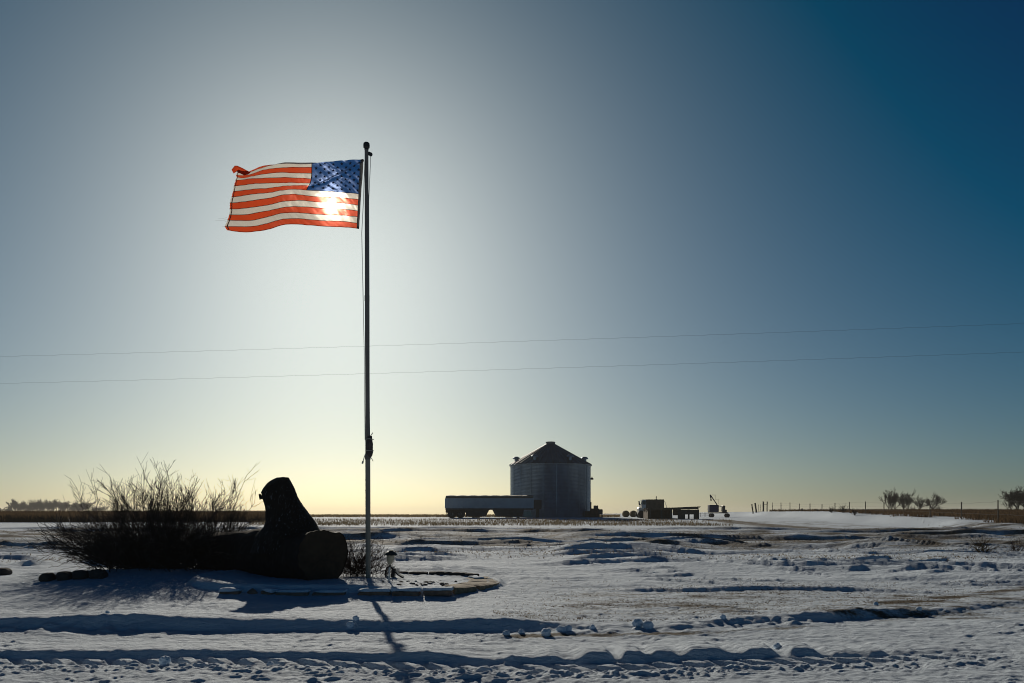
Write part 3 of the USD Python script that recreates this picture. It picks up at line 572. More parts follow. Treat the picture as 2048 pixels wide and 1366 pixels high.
# ------------------------------------------------------------------ stubble, grass and weeds: what nobody could count
def blades(xs, ys, h, w, lean, n=3, zs=None, seed=0):
    R_ = np.random.default_rng(seed); N = len(xs) * n
    x = np.repeat(xs, n) + R_.normal(0, .6, N) * np.repeat(h, n) * .25; y = np.repeat(ys, n) + R_.normal(0, .6, N) * np.repeat(h, n) * .25
    z = height(x, y, False) - .01; hh = np.repeat(h, n) * R_.uniform(.5, 1.1, N); ww = np.repeat(w, n)
    a = R_.uniform(0, 2 * np.pi, N); la = R_.uniform(0, 2 * np.pi, N); ll = R_.uniform(0, lean, N) * hh
    dx, dy = np.cos(a) * ww / 2, np.sin(a) * ww / 2; mx_, my_ = np.cos(la) * ll, np.sin(la) * ll
    v = np.stack([np.stack([x - dx, y - dy, z], 1), np.stack([x + dx, y + dy, z], 1), np.stack([x + dx * .8 + mx_ * .35, y + dy * .8 + my_ * .35, z + hh * .62], 1), np.stack([x - dx * .8 + mx_ * .35, y - dy * .8 + my_ * .35, z + hh * .62], 1), np.stack([x + mx_, y + my_, z + hh], 1)], 1).reshape(-1, 3)
    k = np.arange(N)[:, None] * 5
    return v, np.vstack([k + [0, 1, 2], k + [0, 2, 3], k + [3, 2, 4]])
def scatter(n, px0, px1, Y0, Y1, keep=None, seed=1):
    R_ = np.random.default_rng(seed); Y = 1 / R_.uniform(1 / Y1, 1 / Y0, n); X = (R_.uniform(px0, px1, n) - 1024) / F * Y
    if keep is not None: k = keep(X, Y, R_); X, Y = X[k], Y[k]
    return X, Y
def stuff(name, mesh, m): return tag(obj(name, mesh, m).GetPrim(), kind='stuff')
X, Y = scatter(15000, -60, 545, 84, 240, seed=2); X2, Y2 = scatter(5000, -60, 545, 84, 95, seed=12)
edge_l = 84 + 9 * ss(200, 540, X / Y * F + 1024)
k = Y > edge_l; stuff('standing_dry_stalks', blades(np.r_[X[k], X2], np.r_[Y[k], Y2], np.full(k.sum() + len(X2), .95), np.full(k.sum() + len(X2), .09), .5, 3, seed=3), darkgrass)
def rowkeep(X, Y, R_): return (np.abs(((X + .25 * Y) % .76) - .38) < .16 + .3 * R_.random(len(X))) & (R_.random(len(X)) < .6) & (fbm(np.stack([X * .25, Y * .3, X * 0], -1), 3, 9) + .6 * (R_.random(len(X)) - .5) - .4 * ss(14, 21, X) > .44)
X, Y = scatter(30000, 500, 1470, 71, 94, rowkeep, seed=4)
stuff('corn_stubble', blades(X, Y, np.full(len(X), .27), np.full(len(X), .03), .6, 2, seed=5), cornstalk)
X, Y = scatter(9000, 480, 1240, 115, 260, seed=6)
stuff('far_stubble', blades(X, Y, np.full(len(X), .42), np.full(len(X), .07), .5, 2, seed=7), drygrass)
def bankkeep(X, Y, R_): return X > fence_x(Y) - .2 + 1.6 * R_.random(len(X)) - 7 * (noise(np.stack([X * .3, Y * .30, X * 0], -1), 86) - .5)
X, Y = scatter(16000, 1540, 2110, 52, 260, bankkeep, seed=8)
stuff('bank_dry_grass', blades(X, Y, np.where(Y < 150, .42, .55), .03 + Y * .0004, .7, 3, seed=9), darkgrass)
def midkeep(X, Y, R_): return fbm(np.stack([X * .15, Y * .5, X * 0], -1), 3, 29) + .25 * (R_.random(len(X)) - .5) > .52
X, Y = scatter(16000, -20, 2070, 17, 60, midkeep, seed=10)
stuff('roadside_grass', blades(X, Y, np.full(len(X), .035) + Y * .0007, .004 + Y * .0003, 1.4, 3, seed=11), drygrass)
def nearkeep(X, Y, R_): return (fbm(np.stack([X * .8, Y * 1.6, X * 0], -1), 3, 39) + .5 * (R_.random(len(X)) - .5) > .48) & (Y > track_a(X) + .1) & (bed_d(X, Y) > .3)
X, Y = scatter(17000, 985, 2075, 7.3, 12.5, nearkeep, seed=13)
stuff('short_grass', blades(X[::3], Y[::3], np.full(len(X[::3]), .026), np.full(len(X[::3]), .0035), 1.6, 4, seed=14), drygrass)
k = np.arange(len(X)) % 3 > 0; stuff('matted_grass', blades(X[k], Y[k], np.full(k.sum(), .018), np.full(k.sum(), .006), 2.0, 4, seed=15), darkgrass)

# dry weeds that stand alone
def weed(label, p, h, w, seed, m=twig, n=26, name='dry_weed', cat='weed', twmin=.01):
    R_ = np.random.default_rng(seed); t_ = T(name, label, cat, p)
    for k in range(n):
        a = R_.uniform(0, 2 * np.pi); s = R_.uniform(0, 1) ** .7
        d = np.array([math.cos(a) * s * w / h, math.sin(a) * s * w / h, 1.0]); e = MB()
        branch(e, np.array([R_.normal(0, w * .1), R_.normal(0, w * .1), -.05]), d, h * R_.uniform(.5, .95), twmin * 1.3, 2, R_, 3, .05, .55, (3, 5), twmin)
        obj('stem', e.mesh, m, t_)
for px, Y, h, lab, sd in ((1663, 98, .85, 'bushy brown weed clump at the fence, left of the taller clumps', 1), (1686, 94, 1.0, 'tall round brown weed clump at the fence between two others', 2), (1709, 88, .8, 'brown weed clump at the fence, right of the tall round clump', 3),
                          (1604, 118, .5, 'low brown weed clump under the fourth fence post', 4), (1635, 108, .42, 'lowest brown weed tuft along the left half of the fence', 5), (1640 + 235, 200, 1.6, 'faint bushy shrub left of the rounded bare tree', 6), (1836 - 12, 215, 1.8, 'faint broad shrub behind the small open crowned tree', 7)):
    weed(lab, on(px, Y, 0), h * .62, h * .42, sd, n=15, twmin=.008 if Y < 150 else .02)
weed('dry tan weed poking out of the snow at the right, left of a darker one', on(1965, 20.0), .30, .42, 11, drygrass, 16, twmin=.004)
weed('dark reddish weed tuft in the snow nearest the right edge', on(2030, 20.6), .22, .2, 12, redtwig, 12, twmin=.004)

# ------------------------------------------------------------------ overhead wires
for (ya_, yb_, sag, lab) in ((713, 647, .12, 'upper thin overhead power wire crossing the whole sky'), (767, 704, .12, 'lower thin overhead power wire crossing the whole sky')):
    A, B = wp(0, ya_, 37.5), wp(2048, yb_, 31.4); d = B - A; pts = []
    for u in np.linspace(-.9, 1.9, 40):
        p = A + d * u; p[2] += .5 * ((u - .5) ** 2 - .25) * .5; pts.append(p)
    w = T('power_wire', lab, 'power line', (A + B) / 2)
    obj('wire', MB().tube(pts, 0.0032, 4).mesh, wire_m, w, world=True)

# ------------------------------------------------------------------ flagpole
YP = 11.8
P0 = on(736.5, YP, -.15); Pt = wp(733, 297, YP)
fl = T('flagpole', 'tall slender metal flagpole rising from the edged bed', 'flagpole', P0)
def pole_at(f_): return P0 + (Pt - P0) * f_
cuts = [(0.0, .30, .036, .0345, polebot), (.30, .66, .0335, .0305, poletop), (.66, 1.0, .0295, .026, poletop)]
for a, c, r0, r1, m in cuts: obj('pole_section', MB().tube([pole_at(a), pole_at((a + c) / 2), pole_at(c)], (r0, r1), 20).mesh, m, fl, smooth=40, world=True)
for f_ in (.30, .66): obj('joint_sleeve', MB().tube([pole_at(f_ - .006), pole_at(f_ + .006)], .040 if f_ < .5 else .035, 20).mesh, poletop, fl, smooth=40, world=True)
tp = Pt
obj('truck_cap', MB().lathe([(.0, .085), (.030, .082), (.042, .070), (.046, .045), (.044, .012), (.030, 0), (.030, -.02)], tp, 20).mesh, darkmetal, fl, smooth=40, world=True)
pl = obj('pulley_bracket', MB().box(tp + [.045, 0, -.075], (.05, .02, .05), ry(.4), bev=.005).mesh, darkmetal, fl, world=True)
m = MB().lathe([(.0, -.008), (.026, -.008), (.018, 0), (.026, .008), (0, .008)], sides=14).mesh
obj('pulley_wheel', (m[0] @ rx(np.pi / 2).T + (tp + [.058, 0, -.082] - fl.loc), m[1]), darkmetal, str(pl.GetPath()), smooth=40)
hx = [wp(729.5, 321, YP - .03), wp(727, 400, YP - .03), wp(723.5, 466, YP - .03), wp(725.5, 560, YP - .05), wp(728.5, 700, YP - .05), wp(730, 880, YP - .05)]
obj('halyard', MB().tube(hx, .0045, 6).mesh, rope_m, fl, world=True)
obj('halyard', MB().tube([tp + [.06, 0, -.09], wp(737.5, 400, YP + .02), wp(738.5, 600, YP + .03), wp(739, 875, YP + .02)], .0045, 6).mesh, rope_m, fl, world=True)
# wrapped bundle on the pole
bc = wp(739.0, 893, YP - .02)
bd = T('wrapped_bundle', 'small dark wrapped cloth bundle tied to the flagpole at mid height', 'bundle', bc)
prof = [(.004, .150), (.028, .142), (.042, .10), (.052, .04), (.056, -.02), (.052, -.08), (.040, -.13), (.018, -.150), (.003, -.153)]
m = MB().lathe(prof, sides=20).mesh; v = m[0] * [1, .8, 1]; v = v + (noise(v * 38, 4)[:, None] - .5) * .02
obj('wrapping', (v, m[1]), cloth_dark, bd, smooth=True)
for z_ in (.10, -.06): obj('tie', MB().tube([(.058 * math.cos(a), .048 * math.sin(a), z_ + .004 * math.sin(3 * a)) for a in np.linspace(0, 2 * np.pi, 17)], .005, 5).mesh, rope_m, bd)
obj('loose_end', MB().tube([(.02, -.03, .145), (.036, -.03, .165), (.052, -.03, .19)], .006, 5).mesh, rope_m, bd)
obj('loose_end', MB().tube([(.02, -.03, -.15), (.036, -.03, -.17), (.055, -.03, -.205)], .005, 5).mesh, rope_m, bd)
obj('loose_end', MB().tube([(-.05, -.03, -.10), (-.068, -.03, -.15), (-.085, -.03, -.215)], .006, 5).box((-.089, -.03, -.222), (.022, .012, .04), ry(.3)).mesh, rope_m, bd)

# ------------------------------------------------------------------ flag
def cloth(name, tcol, dcol, mixd=.22, thin=.0026, rough=.55, ior=1.032):
    return usdkit.material(stage, '/World/Looks/' + name, {
        't': ('translucent_bsdf', {'color': tcol}), 'd': ('diffuse_bsdf', {'color': dcol}), 'm1': ('mix_closure', {'fac': mixd}),
        'r': ('refraction_bsdf', {'color': tuple(min(1, c * 1.25 + .12) for c in tcol), 'roughness': rough, 'IOR': ior}), 'm2': ('mix_closure', {'fac': thin})},
        [('t.BSDF', 'm1.closure1'), ('d.BSDF', 'm1.closure2'), ('m1.closure', 'm2.closure1'), ('r.BSDF', 'm2.closure2')], surface='m2.closure')
red = cloth('red_cloth', (.43, .050, .014), (.40, .04, .03)); white = cloth('white_cloth', (.44, .41, .36), (.7, .7, .7)); blue = cloth('blue_cloth', (.008, .045, .15), (.006, .035, .13), thin=.0013, ior=1.06, rough=.5)
seam_m = cloth('seam_cloth', (.10, .035, .03), (.2, .12, .1), .5, .001); star_m = cloth('star_cloth', (.012, .030, .075), (.10, .11, .14), .4, .001); band_m = cloth('hoist_canvas', (.05, .045, .04), (.30, .28, .25), .6, .0005)
us = np.array([0, .22, .40, .58, .75, .90, 1.0])
b7 = lambda a, c: list(np.linspace(a, c, 8))
CY = np.array([b7(345, 750) + [812, 877, 942, 1008, 1077, 1140],
               b7(360, 712) + [777, 838, 905, 975, 1045, 1113],
               [381, 388, 445, 512, 577, 632, 658, 706, 772, 835, 900, 971, 1040, 1107],
               [399, 404, 457, 514, 570, 628, 661, 709, 760, 832, 900, 969, 1043, 1108],
               [428, 455, 486, 531, 574, 629, 686, 737, 796, 867, 932, 999, 1066, 1134],
               [462, 475, 503, 532, 553, 619, 683, 743, 816, 890, 960, 1030, 1100, 1162],
               [445, 470, 492, 520, 555, 620, 682, 745, 815, 885, 960, 1025, 1098, 1140]], float)
CX = np.array([list(np.linspace(1757, 1727, 8)) + [1724, 1720, 1716, 1712, 1708, 1703],
               [1425] * 14,
               [1172, 1172, 1170, 1168, 1166, 1158, 1145, 1112, 1115, 1118, 1120, 1122, 1124, 1125],
               [900, 900, 900, 898, 895, 892, 885, 868, 868, 868, 870, 870, 870, 870],
               [645, 645, 642, 640, 640, 638, 636, 632, 630, 630, 630, 630, 630, 630],
               [430, 425, 420, 415, 412, 410, 408, 404, 400, 398, 396, 394, 392, 392],
               [330, 290, 282, 288, 274, 258, 245, 228, 212, 214, 212, 196, 170, 190]], float)
fx_, fy_ = PchipInterpolator(us, CX, axis=0), PchipInterpolator(us, CY, axis=0)
HO = 138 / F * YP; FLY = 268 / F * YP
def cloth_y(u, v):                                 # how far each point of the cloth swings away from the plane of the pole
    w = .075 * u ** .7 * np.sin(2 * np.pi * (1.15 * u + .16 * v) + .4) + .03 * u * np.sin(2 * np.pi * (2.3 * u - .6 * v) + 1.0)
    n1 = noise(np.stack([u * 7 + v * 6, v * 3 - u * 2, u * 0], -1), 91) - .5
    n2 = noise(np.stack([u * 22 + v * 13, v * 7 - u * 5, u * 0], -1), 92) - .5
    n3 = noise(np.stack([u * 55 + v * 30, v * 16 - u * 14, u * 0], -1), 93) - .5
    hoist = np.exp(-u / .28)
    w = w + n1 * .034 + n2 * (.015 + .012 * hoist) + n3 * .006
    cr = v - (.05 + 1.08 * u)                      # the long crease from the top of the hoist to the foot of the canton
    w = w - .022 * np.exp(-(cr / .035) ** 2) * (1 - ss(.36, .46, u))
    for k, sl in enumerate((.45, .75, 1.6, 2.4)): w = w + .006 * np.exp(-((v - (.03 + sl * u)) / (.016 + .03 * u)) ** 2) * np.exp(-u / .25)
    curl = .07 * ss(.3, .42, u) * (1 - ss(.62, .80, u)) * (1 - np.clip(v * 13, 0, 1)) ** 1.3
    return w + curl
def flag_pt(u, v, dy=0.0):
    u = np.asarray(u, float); v = np.asarray(v, float); u, v = np.broadcast_arrays(u, v)
    X, Y = fx_(u.ravel()), fy_(u.ravel()); bb = np.clip(v.ravel() * 13, 0, 13); i = np.clip(bb.astype(int), 0, 12); f_ = bb - i; k = np.arange(len(i))
    x = X[k, i] * (1 - f_) + X[k, i + 1] * f_; y = Y[k, i] * (1 - f_) + Y[k, i + 1] * f_
    fr = np.clip((u.ravel() - .965) / .035, 0, 1) * (noise(np.stack([v.ravel() * 60, v.ravel() * 0, v.ravel() * 0], -1), 95) - .5) * 9   # frayed fly edge
    px, py = 420 + (x + fr) / 5.689, 260 + y / 5.689
    Yd = YP - .045 + cloth_y(u.ravel(), v.ravel())
    X0 = (px - 1024) / F * YP; Z0 = EYE + (HY - py) / F * YP
    return np.stack([X0, Yd + dy, Z0], 1)
def patch(u0, u1, v0, v1, nu, nv, dy=0.0):
    U, V = np.meshgrid(np.linspace(u0, u1, nu + 1), np.linspace(v0, v1, nv + 1), indexing='ij')
    i, j = np.meshgrid(np.arange(nu), np.arange(nv), indexing='ij'); w = nv + 1
    return flag_pt(U.ravel(), V.ravel(), dy), np.stack([i * w + j, (i + 1) * w + j, (i + 1) * w + j + 1, i * w + j + 1], -1).reshape(-1, 4)
flg = T('american_flag', 'tattered stars and stripes flag flying from the pole with sun glowing through', 'flag', wp(729, 322, YP))
obj('canton', patch(.012, .4, 0, 7 / 13, 90, 70), blue, flg, smooth=True, world=True)
for k in range(13):
    obj('red_stripe' if k % 2 == 0 else 'white_stripe', patch(.4 if k < 7 else .012, 1, k / 13, (k + 1) / 13, 110 if k < 7 else 170, 10), red if k % 2 == 0 else white, flg, smooth=True, world=True)
for k in range(1, 13): obj('seam', patch(.4 if k < 7 else .012, 1, k / 13 - .0036, k / 13 + .0036, 150, 1, -.003), seam_m, flg, smooth=True, world=True)
obj('seam', patch(.397, .4035, .0, 7 / 13, 1, 60, -.003), seam_m, flg, smooth=True, world=True)
obj('hem', patch(.984, .990, .01, .995, 2, 240, -.012), seam_m, flg, smooth=True, world=True)
obj('hem', patch(.02, .985, .992, .999, 150, 1, -.003), seam_m, flg, smooth=True, world=True)
obj('hoist_band', patch(0, .026, 0, 1, 3, 70, -.004), band_m, flg, smooth=True, world=True)
for j in range(1, 10):
    for i in range(1, 12):
        if (i + j) % 2 == 0:
            an = np.arange(10) * np.pi / 5 - np.pi / 2; rr = np.where(np.arange(10) % 2 == 0, .029, .0118)
            cu, cv = .4 * i / 12, 7 / 13 * j / 10
            u = np.r_[cu, cu + rr * np.cos(an) / 1.85]; v = np.r_[cv, cv + rr * np.sin(an)]
            obj('star', (flag_pt(u, v, -.004), np.stack([np.zeros(10, int), 1 + np.arange(10), 1 + (np.arange(10) + 1) % 10], 1)), star_m, flg, world=True)
for vv in (.015, .985):
    c0 = flag_pt(np.array([.012]), np.array([vv]), -.01)[0]; m = MB().lathe([(.008, -.003), (.016, -.003), (.016, .003), (.008, .003)], sides=14).mesh
    obj('grommet', (m[0] @ rx(np.pi / 2).T + c0, m[1]), darkmetal, flg, world=True)
# the folded-over corner at the top of the fly, and the torn tails
cp = np.array([(268, 480), (305, 436), (345, 447), (395, 462), (440, 490), (492, 520), (462, 545), (405, 541), (335, 512), (290, 522)], float)
pc = cp.mean(0); ring = [pc + (cp - pc) * s for s in (1, .66, .33)]
pts = np.vstack(ring + [pc[None]])
px, py = 420 + pts[:, 0] / 5.689, 260 + pts[:, 1] / 5.689
dep = YP - .10 + .02 * np.sin(pts[:, 0] * .05) + np.r_[np.zeros(10), np.full(10, -.022), np.full(10, -.03), -.03]
v = np.stack([(px - 1024) / F * YP, dep, EYE + (HY - py) / F * YP], 1)
fc = []
for r in range(2):
    for i in range(10): fc += [(r * 10 + i, r * 10 + (i + 1) % 10, r * 10 + 10 + (i + 1) % 10), (r * 10 + i, r * 10 + 10 + (i + 1) % 10, r * 10 + 10 + i)]
for i in range(10): fc.append((20 + i, 20 + (i + 1) % 10, 30))
obj('folded_corner', (v, np.array(fc)), red, flg, smooth=True, world=True)
for (a, c) in (((205, 1020), (95, 1010)), ((200, 1040), (60, 1030)), ((180, 1100), (140, 1103)), ((195, 1000), (170, 1003))):
    A, B = wp(420 + a[0] / 5.689, 260 + a[1] / 5.689, YP), wp(420 + c[0] / 5.689, 260 + c[1] / 5.689, YP)
    obj('loose_thread', MB().tube([A, (A + B) / 2 + [0, 0, .006], B], .0012, 3).mesh, white, flg, world=True)

# ------------------------------------------------------------------ fallen trunk with a stub of a limb
LG = np.array([-2.53, 11.42, .405]); LD = np.array([-.70, .714, 0.0]); LD /= np.linalg.norm(LD); LU = np.array([0, 0, 1.0]); LS = np.cross(LU, LD)
lg = T('fallen_trunk', 'huge dark fallen tree trunk with sawn end and a thick upright limb stub', 'tree trunk', (LG[0], LG[1], gz(LG[0], LG[1])))
def ringy(c, a, bq, r, seed, rough=.05, n=64, ph=0.0):
    an = np.arange(n) * 2 * np.pi / n
    d = np.cos(an)[:, None] * a + np.sin(an)[:, None] * bq
    rr = r * (1 + rough * (noise(np.stack([np.cos(an) * 1.6 + seed * .15, np.sin(an) * 1.6, an * 0 + seed * .12], -1), 7) - .5) * 3
              + rough * .9 * (noise(np.stack([np.cos(an) * 9, np.sin(an) * 9, an * 0 + seed * .22], -1), 8) - .5))
    return c + d * rr[:, None], an
def knob(a, s): return 1 + np.exp(-s / .5) * (.16 * np.exp(-((a - 2.32) / .22) ** 2) - .07 * np.exp(-((a - 3.9) / .5) ** 2) + .05 * np.exp(-((a - 1.2) / .5) ** 2) - .05 * np.exp(-((a - .2) / .4) ** 2)) + .05 * np.sin(3 * a + 2 * s)
L = 3.3; nseg = 60; vs = []
for k in range(nseg + 1):
    s = L * k / nseg; r = .390 - .02 * ss(0, .25, s) + .03 * np.exp(-((s - 1.2) / .5) ** 2) - .05 * s / L
    rg, an_ = ringy(LG + LD * s, LS, LU, r, k * .8, .07); rg = LG + LD * s + (rg - LG - LD * s) * knob(an_, s)[:, None]; rg[:, 2] = np.maximum(rg[:, 2], lg.loc[2] - .12); vs.append(rg)
vs = np.array(vs); n = 64
# a ragged lip of bark at the sawn end
vs[0] += (noise(np.stack([np.arange(n) * .7, np.arange(n) * 0, np.arange(n) * 0], -1), 77)[:, None] - .5) * .03 * LD
i, j = np.meshgrid(np.arange(nseg), np.arange(n), indexing='ij')
fq = np.stack([i * n + j, i * n + (j + 1) % n, (i + 1) * n + (j + 1) % n, (i + 1) * n + j], -1).reshape(-1, 4)
obj('trunk_bark', (vs.reshape(-1, 3), fq), bark, lg, smooth=45, world=True)
for e, nm in ((0, 'sawn_end'), (nseg, 'far_end')):
    rg = vs[e]; c = rg.mean(0); sg = 1 if e == 0 else -1
    cap = [c + (rg - c) * f_ + sg * LD * (.012 + .010 * noise(rg * 7 + f_ * 5, 66)[:, None] - .004) for f_ in (.985, .7, .4, .12)]
    v = np.vstack(cap + [(c + sg * LD * .012)[None]]); fc = []
    for r in range(3): fc.append(np.stack([r * n + np.arange(n), r * n + (np.arange(n) + 1) % n, (r + 1) * n + (np.arange(n) + 1) % n, (r + 1) * n + np.arange(n)], 1))
    fc = np.vstack([np.vstack([f_[:, [0, 1, 2]], f_[:, [0, 2, 3]]]) for f_ in fc] + [np.stack([3 * n + np.arange(n), 3 * n + (np.arange(n) + 1) % n, np.full(n, 4 * n)], 1)])
    obj(nm, (v, fc), cutwood, lg, smooth=40, world=True)
YL = 12.1
stub = [(1105, 592, 92, 0), (1085, 588, 80, 0), (1072, 580, 68, 0), (1060, 580, 60, .02), (1052, 580, 53, .04), (1039, 576.5, 45.5, .06), (1030, 573.5, 42, .08), (1018, 570, 38.5, .10), (1008, 565.5, 36.5, .12), (997, 560, 34, .16), (985, 555.5, 31.5, .32), (971, 549, 27.5, .57)]
sp = np.array(stub, float); sp = np.column_stack([np.interp(np.linspace(0, 11, 50), np.arange(12), sp[:, q_]) for q_ in range(4)])
vs = []
for k, (py, px, hw, tilt) in enumerate(sp):
    c = wp(px, py, YL); r = hw / F * YL; ax = np.array([1, 0, tilt]); ay = np.array([0, .85, 0.0])
    rg, an = ringy(c, ax, ay, r, k * .55 + 30, .045); vs.append(rg)
vs = np.array(vs); m_ = len(vs)
i, j = np.meshgrid(np.arange(m_ - 1), np.arange(n), indexing='ij')
lb = obj('limb_stub', (vs.reshape(-1, 3), np.stack([i * n + j, i * n + (j + 1) % n, (i + 1) * n + (j + 1) % n, (i + 1) * n + j], -1).reshape(-1, 4)), bark_snowy, lg, smooth=45, world=True)
rg = vs[-1]; c = rg.mean(0)
cap = [c + (rg - c) * f_ + np.array([-.5, 0, .87]) * (.085 * (1 - f_ ** 2) + .01 * noise(rg * 9, 5)[:, None]) for f_ in (1.0, .8, .45)]
v = np.vstack(cap + [(c + [-.045, 0, .078])[None]]); fc = []
for r in range(2): fc += [(r * n + a, r * n + (a + 1) % n, (r + 1) * n + (a + 1) % n) for a in range(n)] + [(r * n + a, (r + 1) * n + (a + 1) % n, (r + 1) * n + a) for a in range(n)]
fc += [(2 * n + a, 2 * n + (a + 1) % n, 3 * n) for a in range(n)]
v = v - lg.loc
obj('limb_cut', (v, np.array(fc)), cutwood, str(lb.GetPath()), smooth=40)
e = MB()
for pxy in ((572, 957, 576, 953, .012), (523, 990, 519, 986, .02)):
    A, B = wp(pxy[0], pxy[1] + 8, YL - .05), wp(pxy[2], pxy[3] + 2, YL - .05); e.tube([A, (A + B) / 2, B], (pxy[4] * 1.6, pxy[4] * .7), 6)
obj('bark_splinter', (e.mesh[0] - lg.loc, e.mesh[1]), bark, str(lb.GetPath()))

# ------------------------------------------------------------------ shrubs
def shrub(name, label, c, n, H_, spread, seed, m, r0, left=1.0, right=1.0, tw=14, core=.35, back=.8, minr=.0022, flat=1.0, wide=0.3):
    R_ = np.random.default_rng(seed); t_ = T(name, label, 'shrub', c)
    for k in range(n):
        a = R_.uniform(0, 2 * np.pi); sp_ = R_.uniform(.02, 1.0)
        el = (1 - sp_) ** .85 * 1.36 + .10                      # elevation at the start
        Lk = max(H_ * (1.10 - .95 * sp_ * wide + 1.20 * sp_ ** 2 * wide) * (1 + .14 * R_.normal()), .4 * H_)
        dxy = np.array([math.cos(a) * (right if math.cos(a) > 0 else left), math.sin(a) * back]) * spread
        p = np.array([R_.normal(0, core), R_.normal(0, core * .6), -.08]); d = np.array([dxy[0] * math.cos(el), dxy[1] * math.cos(el), math.sin(el)]); d /= np.linalg.norm(d)
        pts = [p.copy()]; ns = 9; dd = d.copy(); dirs = [d]
        for s in range(ns):
            f_ = s / ns
            dd = dd + R_.normal(0, .07, 3) + np.array([0, 0, .09 if f_ < .5 else -.02 - .15 * sp_ * flat]); dd /= np.linalg.norm(dd); p = p + dd * Lk / ns
            gzl = .03
            if p[2] < gzl: p[2] = gzl; dd[2] = abs(dd[2]) * .4
            pts.append(p.copy()); dirs.append(dd.copy())
        e = MB(); rr = r0 * R_.uniform(.6, 1.15); e.tube(pts, (rr, minr), 4 if rr > .006 else 3, cap=False)
        for w in range(R_.integers(tw - 4, tw + 5)):
            f_ = R_.uniform(.18, 1.0); i_ = min(int(f_ * ns), ns - 1); b0 = pts[i_] + (pts[i_ + 1] - pts[i_]) * R_.random(); d0 = dirs[i_]
            ax = R_.normal(0, 1, 3); ax -= d0 * ax.dot(d0); ax /= np.linalg.norm(ax) + 1e-9
            d1 = d0 + ax * R_.uniform(.4, 1.0) + np.array([0, 0, .25]); d1 /= np.linalg.norm(d1)
            l1 = Lk * R_.uniform(.12, .33) * (1.15 - .5 * f_); q1 = b0 + d1 * l1 * .5 + R_.normal(0, .012, 3); q2 = q1 + (d1 + R_.normal(0, .15, 3) + [0, 0, .12]) * l1 * .5
            e.tube([b0, q1, q2], (max(minr * 1.3, rr * .38), minr * .8), 3, cap=False)
            for x_ in range(R_.integers(1, 4)):
                b1 = q1 + (q2 - q1) * R_.uniform(-.6, .8); d2 = d1 + R_.normal(0, .55, 3) + [0, 0, .1]; e.tube([b1, b1 + d2 * l1 * R_.uniform(.2, .5)], (minr, minr * .7), 3, cap=False)
        obj('stem', e.mesh, m, t_)
    return t_
cB = np.array([(336 - 1024) / F * 13.4, 13.4, 0]); cB[2] = gz(cB[0], cB[1])
shrub('bare_shrub', 'large wide leafless shrub of tangled arching stems left of the fallen trunk', cB, 280, 1.24, 1.0, 5, twig, .0095, left=1.6, right=1.1, tw=18, core=.40, minr=.0025, wide=1.0)
cC = np.array([(262 - 1024) / F * 12.9, 12.9, 0]); cC[2] = gz(cC[0], cC[1])
shrub('bare_shrub', 'low sprawling leafless shrub at the left foot of the large shrub', cC, 75, .85, 1.3, 6, twig, .007, left=1.5, right=.5, tw=13, core=.25, minr=.0023, flat=2.2, wide=.9)
cD = np.array([(716 - 1024) / F * 12.25, 12.25, 0]); cD[2] = gz(cD[0], cD[1])
shrub('bare_shrub', 'small reddish twiggy shrub between the sawn trunk end and the flagpole', cD, 95, .46, .75, 8, redtwig, .004, tw=12, core=.10, minr=.0018)
cE = np.array([(762 - 1024) / F * 12.1, 12.1, 0]); cE[2] = gz(cE[0], cE[1])
shrub('bare_shrub', 'lowest sparse brown twigs just right of the flagpole foot', cE, 12, .17, .9, 9, redtwig, .0035, tw=8, core=.07, minr=.0018)

# ------------------------------------------------------------------ edging of the bed: blocks, pavers, loose stones
def block(size, seed, rough=.012):
    m = trimesh.creation.box(size).subdivide().subdivide(); v = np.array(m.vertices); s = np.array(size) / 2
    k = v / s; v = v * (1 - .05 * (np.sum(np.abs(k) > .95, axis=1)[:, None] - 1).clip(0))
    v = v + (noise(v * 9 + seed * 3.1, seed)[:, None] - .5) * rough * 2 * np.sign(v)
    return v, np.array(m.faces)
eg = 'edging blocks along the front of the flagpole bed'
def edge_block(px0, px1, pyb, label, Y=10.60, hh=.10, dep=.17, m=stone_red, rot=0.0, tilt=0.0, name='edging_block', cat='edging block', top=None, group=None, cap=True):
    w = (px1 - px0) / F * Y; x = ((px0 + px1) / 2 - 1024) / F * Y
    z = (EYE + (HY - pyb) / F * Y) if pyb else gz(x, Y)
    t_ = T(name, label, cat, (x, Y + dep / 2, z), rot, group)
    v, f_ = block((w, dep, hh), int(px0)); v = v @ ry(tilt).T; v[:, 2] += hh / 2 - .01
    obj('stone', (v, f_), m, t_, smooth=35)
    if cap:
        cv, cf = block((w * 1.03, dep * 1.15, .05), int(px0) + 5, .02); cv[:, 2] = np.maximum(cv[:, 2], -.012); cv = cv @ ry(tilt).T; cv[:, 2] += hh + .004; cv[:, 1] += .03
        obj('snow_cap', (cv, cf), clod_m, t_, smooth=60)
edge_block(437, 478, 1192, 'half buried edging block left of the tilted one, snow on top', hh=.06)
edge_block(474, 508, 1195, 'edging block tilted up on end, in front of the trunk', rot=.5, tilt=-.5, cap=False, hh=.06)
edge_block(521, 547, 1190, 'short edging block knocked askew left of the two long blocks', rot=-.35, tilt=.18, hh=.05)
edge_block(549, 616, 1196, 'long snow capped edging block below the sawn trunk end, left one of two', hh=.075)
edge_block(623, 689, 1198, 'long snow capped edging block below the sawn trunk end, right one of two', hh=.085)
edge_block(714, 778, 1194, 'snow dusted edging block in front of the flagpole foot', hh=.07)
edge_block(782, 840, 1193, 'edging block under the snow slab, right of the flagpole foot', hh=.07)
edge_block(846, 903, 1190, 'edging block next to the tan pavers, at their left', hh=.06)
